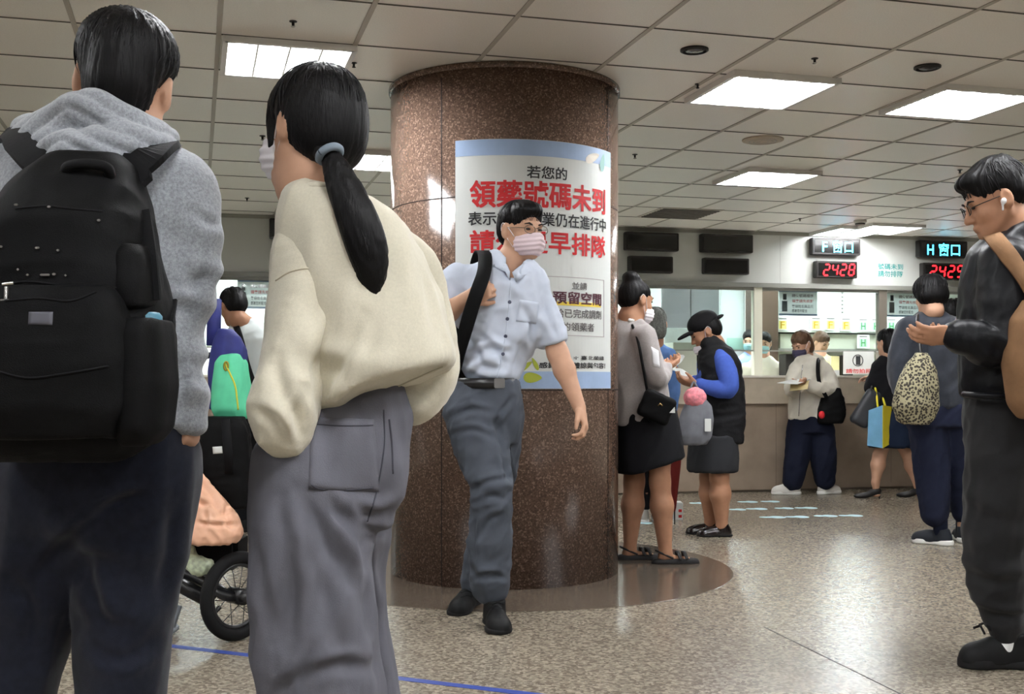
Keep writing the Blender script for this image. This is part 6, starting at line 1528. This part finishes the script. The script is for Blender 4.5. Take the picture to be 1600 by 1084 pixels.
# ------------------------------------------------------------------ the wheeled cart with its bags
Z_ = 4.45
def C(x, y, dz=0): return P(x, y, Z_+dz)
ct = empty('mobility_cart', (*C(352,600)[:2],0), 'black wheeled mobility cart with a spoked wheel between the standing couple', 'cart')
M_rub = mat('tyre_rubber',(20,20,21),.8,.2); M_fr = mat('black_frame_paint',(24,24,26),.35,.5)
wc = C(371,938,-.06); R_ = .172; wc[2] = R_
ax_ = unit([.80,-.60,0]); u_ = unit(np.cross([0,0,1.],ax_)); v_ = np.array([0,0,1.])
def wp(r, a, o=0): return wc+r*(math.cos(a)*u_+math.sin(a)*v_)+ax_*o
m = MB(); m.tube([wp(R_-.024,a) for a in np.linspace(0,2*math.pi,49)], .024, 12, False); wh = m.build('wheel', M_rub, ct, True)
m = MB(); m.tube([wp(R_-.052,a) for a in np.linspace(0,2*math.pi,49)], .009, 8, False); m.build('rim', M_fr, wh, True)
m = MB(); m.tube([wc-ax_*.04, wc+ax_*.04], .032, 16); m.tube([wc-ax_*.055, wc+ax_*.06], .014, 12); m.build('hub', M_fr, wh, True)
for k in range(14):
    a = 2*math.pi*k/14; m = MB(); s_ = 1 if k % 2 else -1; m.tube([wp(.028,a+.5*s_,.02*s_), wp(R_-.055,a)], .0018, 5); m.build('spoke', mat('spoke_steel',(70,70,72),.35,metal=1), wh, True)
fk = [wc+ax_*.055, C(352,905,-.02), C(338,880,.02), C(330,800,.1), C(330,700,.15), C(332,640,.15)]
m = MB(); m.tube(smooth_curve([wc+ax_*.06, C(352,930,-.06), C(330,915,-.0), C(300,900,.06), C(262,890,.1)],6), .022, 10); m.tube(smooth_curve([wc-ax_*.06, C(350,925,.06), C(322,905,.10), C(280,885,.16)],6), .018, 10); m.tube([C(322,935,.0), C(285,915,.02), C(262,905,.05)], .03, 10); m.build('fork', M_fr, ct, True)
m = MB(); m.tube(smooth_curve([C(322,910,.03), C(332,860,.06), C(340,760,.12), C(344,660,.14), C(340,560,.15)],6), .018, 10); m.build('steering_post', M_fr, ct, True)
m = MB(); m.tube(smooth_curve([C(318,558,.12), C(340,552,.15), C(366,556,.16), C(374,566,.12)],6), .012, 8); m.build('handlebar', M_fr, ct, True)
m = MB(); m.box(C(303,880,.0)+np.array([0,-.06,-.02]), C(376,835,.0)+np.array([0,.14,.0]), None, .02); m.build('battery_box', M_black, ct)
m = MB(); m.tube([C(338,925,-.03), C(322,948,-.05), C(318,960,-.05)], .012, 8); m.tube([C(344,948,-.06), C(326,966,-.06)], .009, 8); m.build('pedal_arm', M_fr, ct, True)
m = MB(); m.tube(smooth_curve([C(262,905,.05), C(220,915,.15), C(170,930,.3), C(120,930,.4)],6), .022, 10); m.build('frame_tube', M_fr, ct, True)
q = C(119,938,.4); w2 = q.copy(); w2[2] = .17
m = MB(); m.tube([w2+.146*(math.cos(a)*u_+math.sin(a)*v_) for a in np.linspace(0,2*math.pi,41)], .024, 10, False); rw = m.build('wheel', M_rub, ct, True)
m = MB(); m.tube([w2-ax_*.05, w2+ax_*.05], .03, 12); m.build('hub', M_fr, rw, True)
for k in range(10):
    a = 2*math.pi*k/10; m = MB(); m.tube([w2, w2+.13*(math.cos(a)*u_+math.sin(a)*v_)], .002, 5); m.build('spoke', mat('spoke_steel',(70,70,72)), rw, True)
m = MB(); a_ = C(278,945,.02); b_ = C(266,980,-.0); m.tube([a_, b_], .018, 10); m.box(b_+np.array([-.022,-.05,-.022]), b_+np.array([.022,.05,.005]), None, .006)
m.build('kick_stand', mat('pad_grey',(150,156,164),.4), ct, True)
# hanging bags
sc = empty('seat_bag', C(345,760,-.05), 'black boxy bag with a small white label on the wheeled cart', 'bag')
S_ = SDF(.007); S_.loft([(*r[:3],r[3],r[4]) for r in [(P(0,y,Z_)[2], C(cx,0)[0], Z_+.04, a*Z_/F, b_) for y,cx,a,b_ in ((652,346,30,.06),(668,346,38,.085),(720,347,41,.09),(770,350,38,.085),(795,352,32,.07))]], .02, 3.2)
sbd = S_.build('body', M_black, sc, 2, lambda V,N: folds(V,(1,0,.2),4,18,.008,3))
patch(sbd, [(332,698),(347,697),(348,708),(333,709)], M_paper, 'label', sc, .002, 4)
m = MB(); m.band([C(352,655,-.04), C(356,700,-.055), C(358,740,-.05)], unit((0,-1,.1)), .035, .004); m.build('webbing', M_blackl, sc, True)
ob = empty('plastic_bag', C(340,835,-.12), 'orange plastic carrier bag hanging on the wheeled cart', 'bag')
M_or = mat('orange_plastic',(228,178,148),.35,.4,var=(8,.12))
S_ = SDF(.007); S_.loft([(P(0,y,Z_)[2], C(cx,0)[0], Z_-.10, a*Z_/F, b_) for y,cx,a,b_ in ((714,297,7,.010),(740,301,25,.025),(770,307,44,.05),(800,318,60,.08),(826,324,63,.09),(840,322,59,.085))], .02, 2.8)
class _V: pass
_c = _V(); _c.Z = Z_-.15; _c.p = lambda x, y, dz=0: P(x, y, Z_-.15+dz)
_cr = crease_fn(_c, [([(302,742),(326,768),(344,806)],.010,.012),([(312,728),(340,768),(378,800)],.009,.010),([(300,768),(312,785),(330,790)],.010,.016),([(340,806),(362,800),(386,806)],.008,.008),([(304,815),(340,820),(380,818)],.008,.009),([(318,790),(322,812),(318,834)],.008,.009),([(356,776),(352,800),(360,832)],.008,.008)])
S_.build('body', M_or, ob, 1, lambda V,N: _cr(V,N)+folds(V,(-.5,0,.8),3,18,.012,3)+folds(V,(-.6,0,.7),4,30,.008,4)+folds(V,(.9,0,.3),6,40,.004,5))
m = MB(); m.tube(smooth_curve([C(298,722,-.1), C(300,700,-.05), C(318,668,.05), C(336,655,.12)],5), .007, 6); m.build('handle', M_or, ob, True)
wb = empty('plastic_bag', C(310,900,-.09), 'crumpled pale green plastic bag tucked above the cart frame', 'bag')
S_ = SDF(.007); S_.ell(C(313,884,-.09), (.052,.03,.036), None, .02); S_.ell(C(296,868,-.08), (.024,.03,.04), None, .02); S_.build('body', mat('pale_green_plastic',(196,208,180),.4,.4,var=(60,.3)), wb, 1, lambda V,N: folds(V,(.3,0,1),8,34,.014,6))
gp = empty('sling_backpack', C(352,655,.1), 'mint green and navy backpack with yellow zip hanging from the cart', 'backpack')
zz = .14
rowsN = [(P(0,y,Z_)[2], C(cx,0)[0], Z_+zz, a*Z_/F, b_) for y,cx,a,b_ in ((512,338,10,.03),(524,342,20,.045),(545,344,27,.06),(580,342,30,.07),(640,346,32,.07))]
S_ = SDF(.006); S_.loft(rowsN, .02, 2.6); S_.build('navy_top', mat('navy_nylon',(40,46,110),.6,.3,var=(20,.15)), gp, 1, lambda V,N: folds(V,(.2,0,1),3,16,.008,3))
rowsG = [(P(0,y,Z_)[2], C(cx,0)[0], Z_+zz-.03, a*Z_/F, b_) for y,cx,a,b_ in ((553,350,17,.04),(566,350,24,.065),(600,351,28,.08),(640,352,30,.08),(654,352,26,.06))]
S_ = SDF(.006); S_.loft(rowsG, .02, 2.8); gb_ = S_.build('green_panel', mat('mint_nylon',(96,206,160),.6,.3,var=(20,.08)), gp, 1, lambda V,N: folds(V,(.2,0,1),3,16,.010,5))
seam(gb_, [(352,568),(360,585),(368,605),(372,640)], .0035, mat('zip_yellow',(214,206,70),.5), 'zip_line', gp, off=.001)
q, n_ = ray_hit(gb_, 354, 572, .003)
if q is not None:
    m = MB(); m.tube([q+.012*np.array([math.cos(a)*.7,0,math.sin(a)*1.4]) for a in np.linspace(0,2*math.pi,17)], .004, 6, False); m.build('zip_ring', mat('ring_olive',(150,140,50),.5), gp, True)
m = MB(); m.band([C(334,540,zz-.0), C(335,500,zz+.02), C(336,470,zz+.05)], unit((0,-1,.1)), .055, .02); m.build('strap', mat('navy_nylon',(40,46,110)), gp, True)
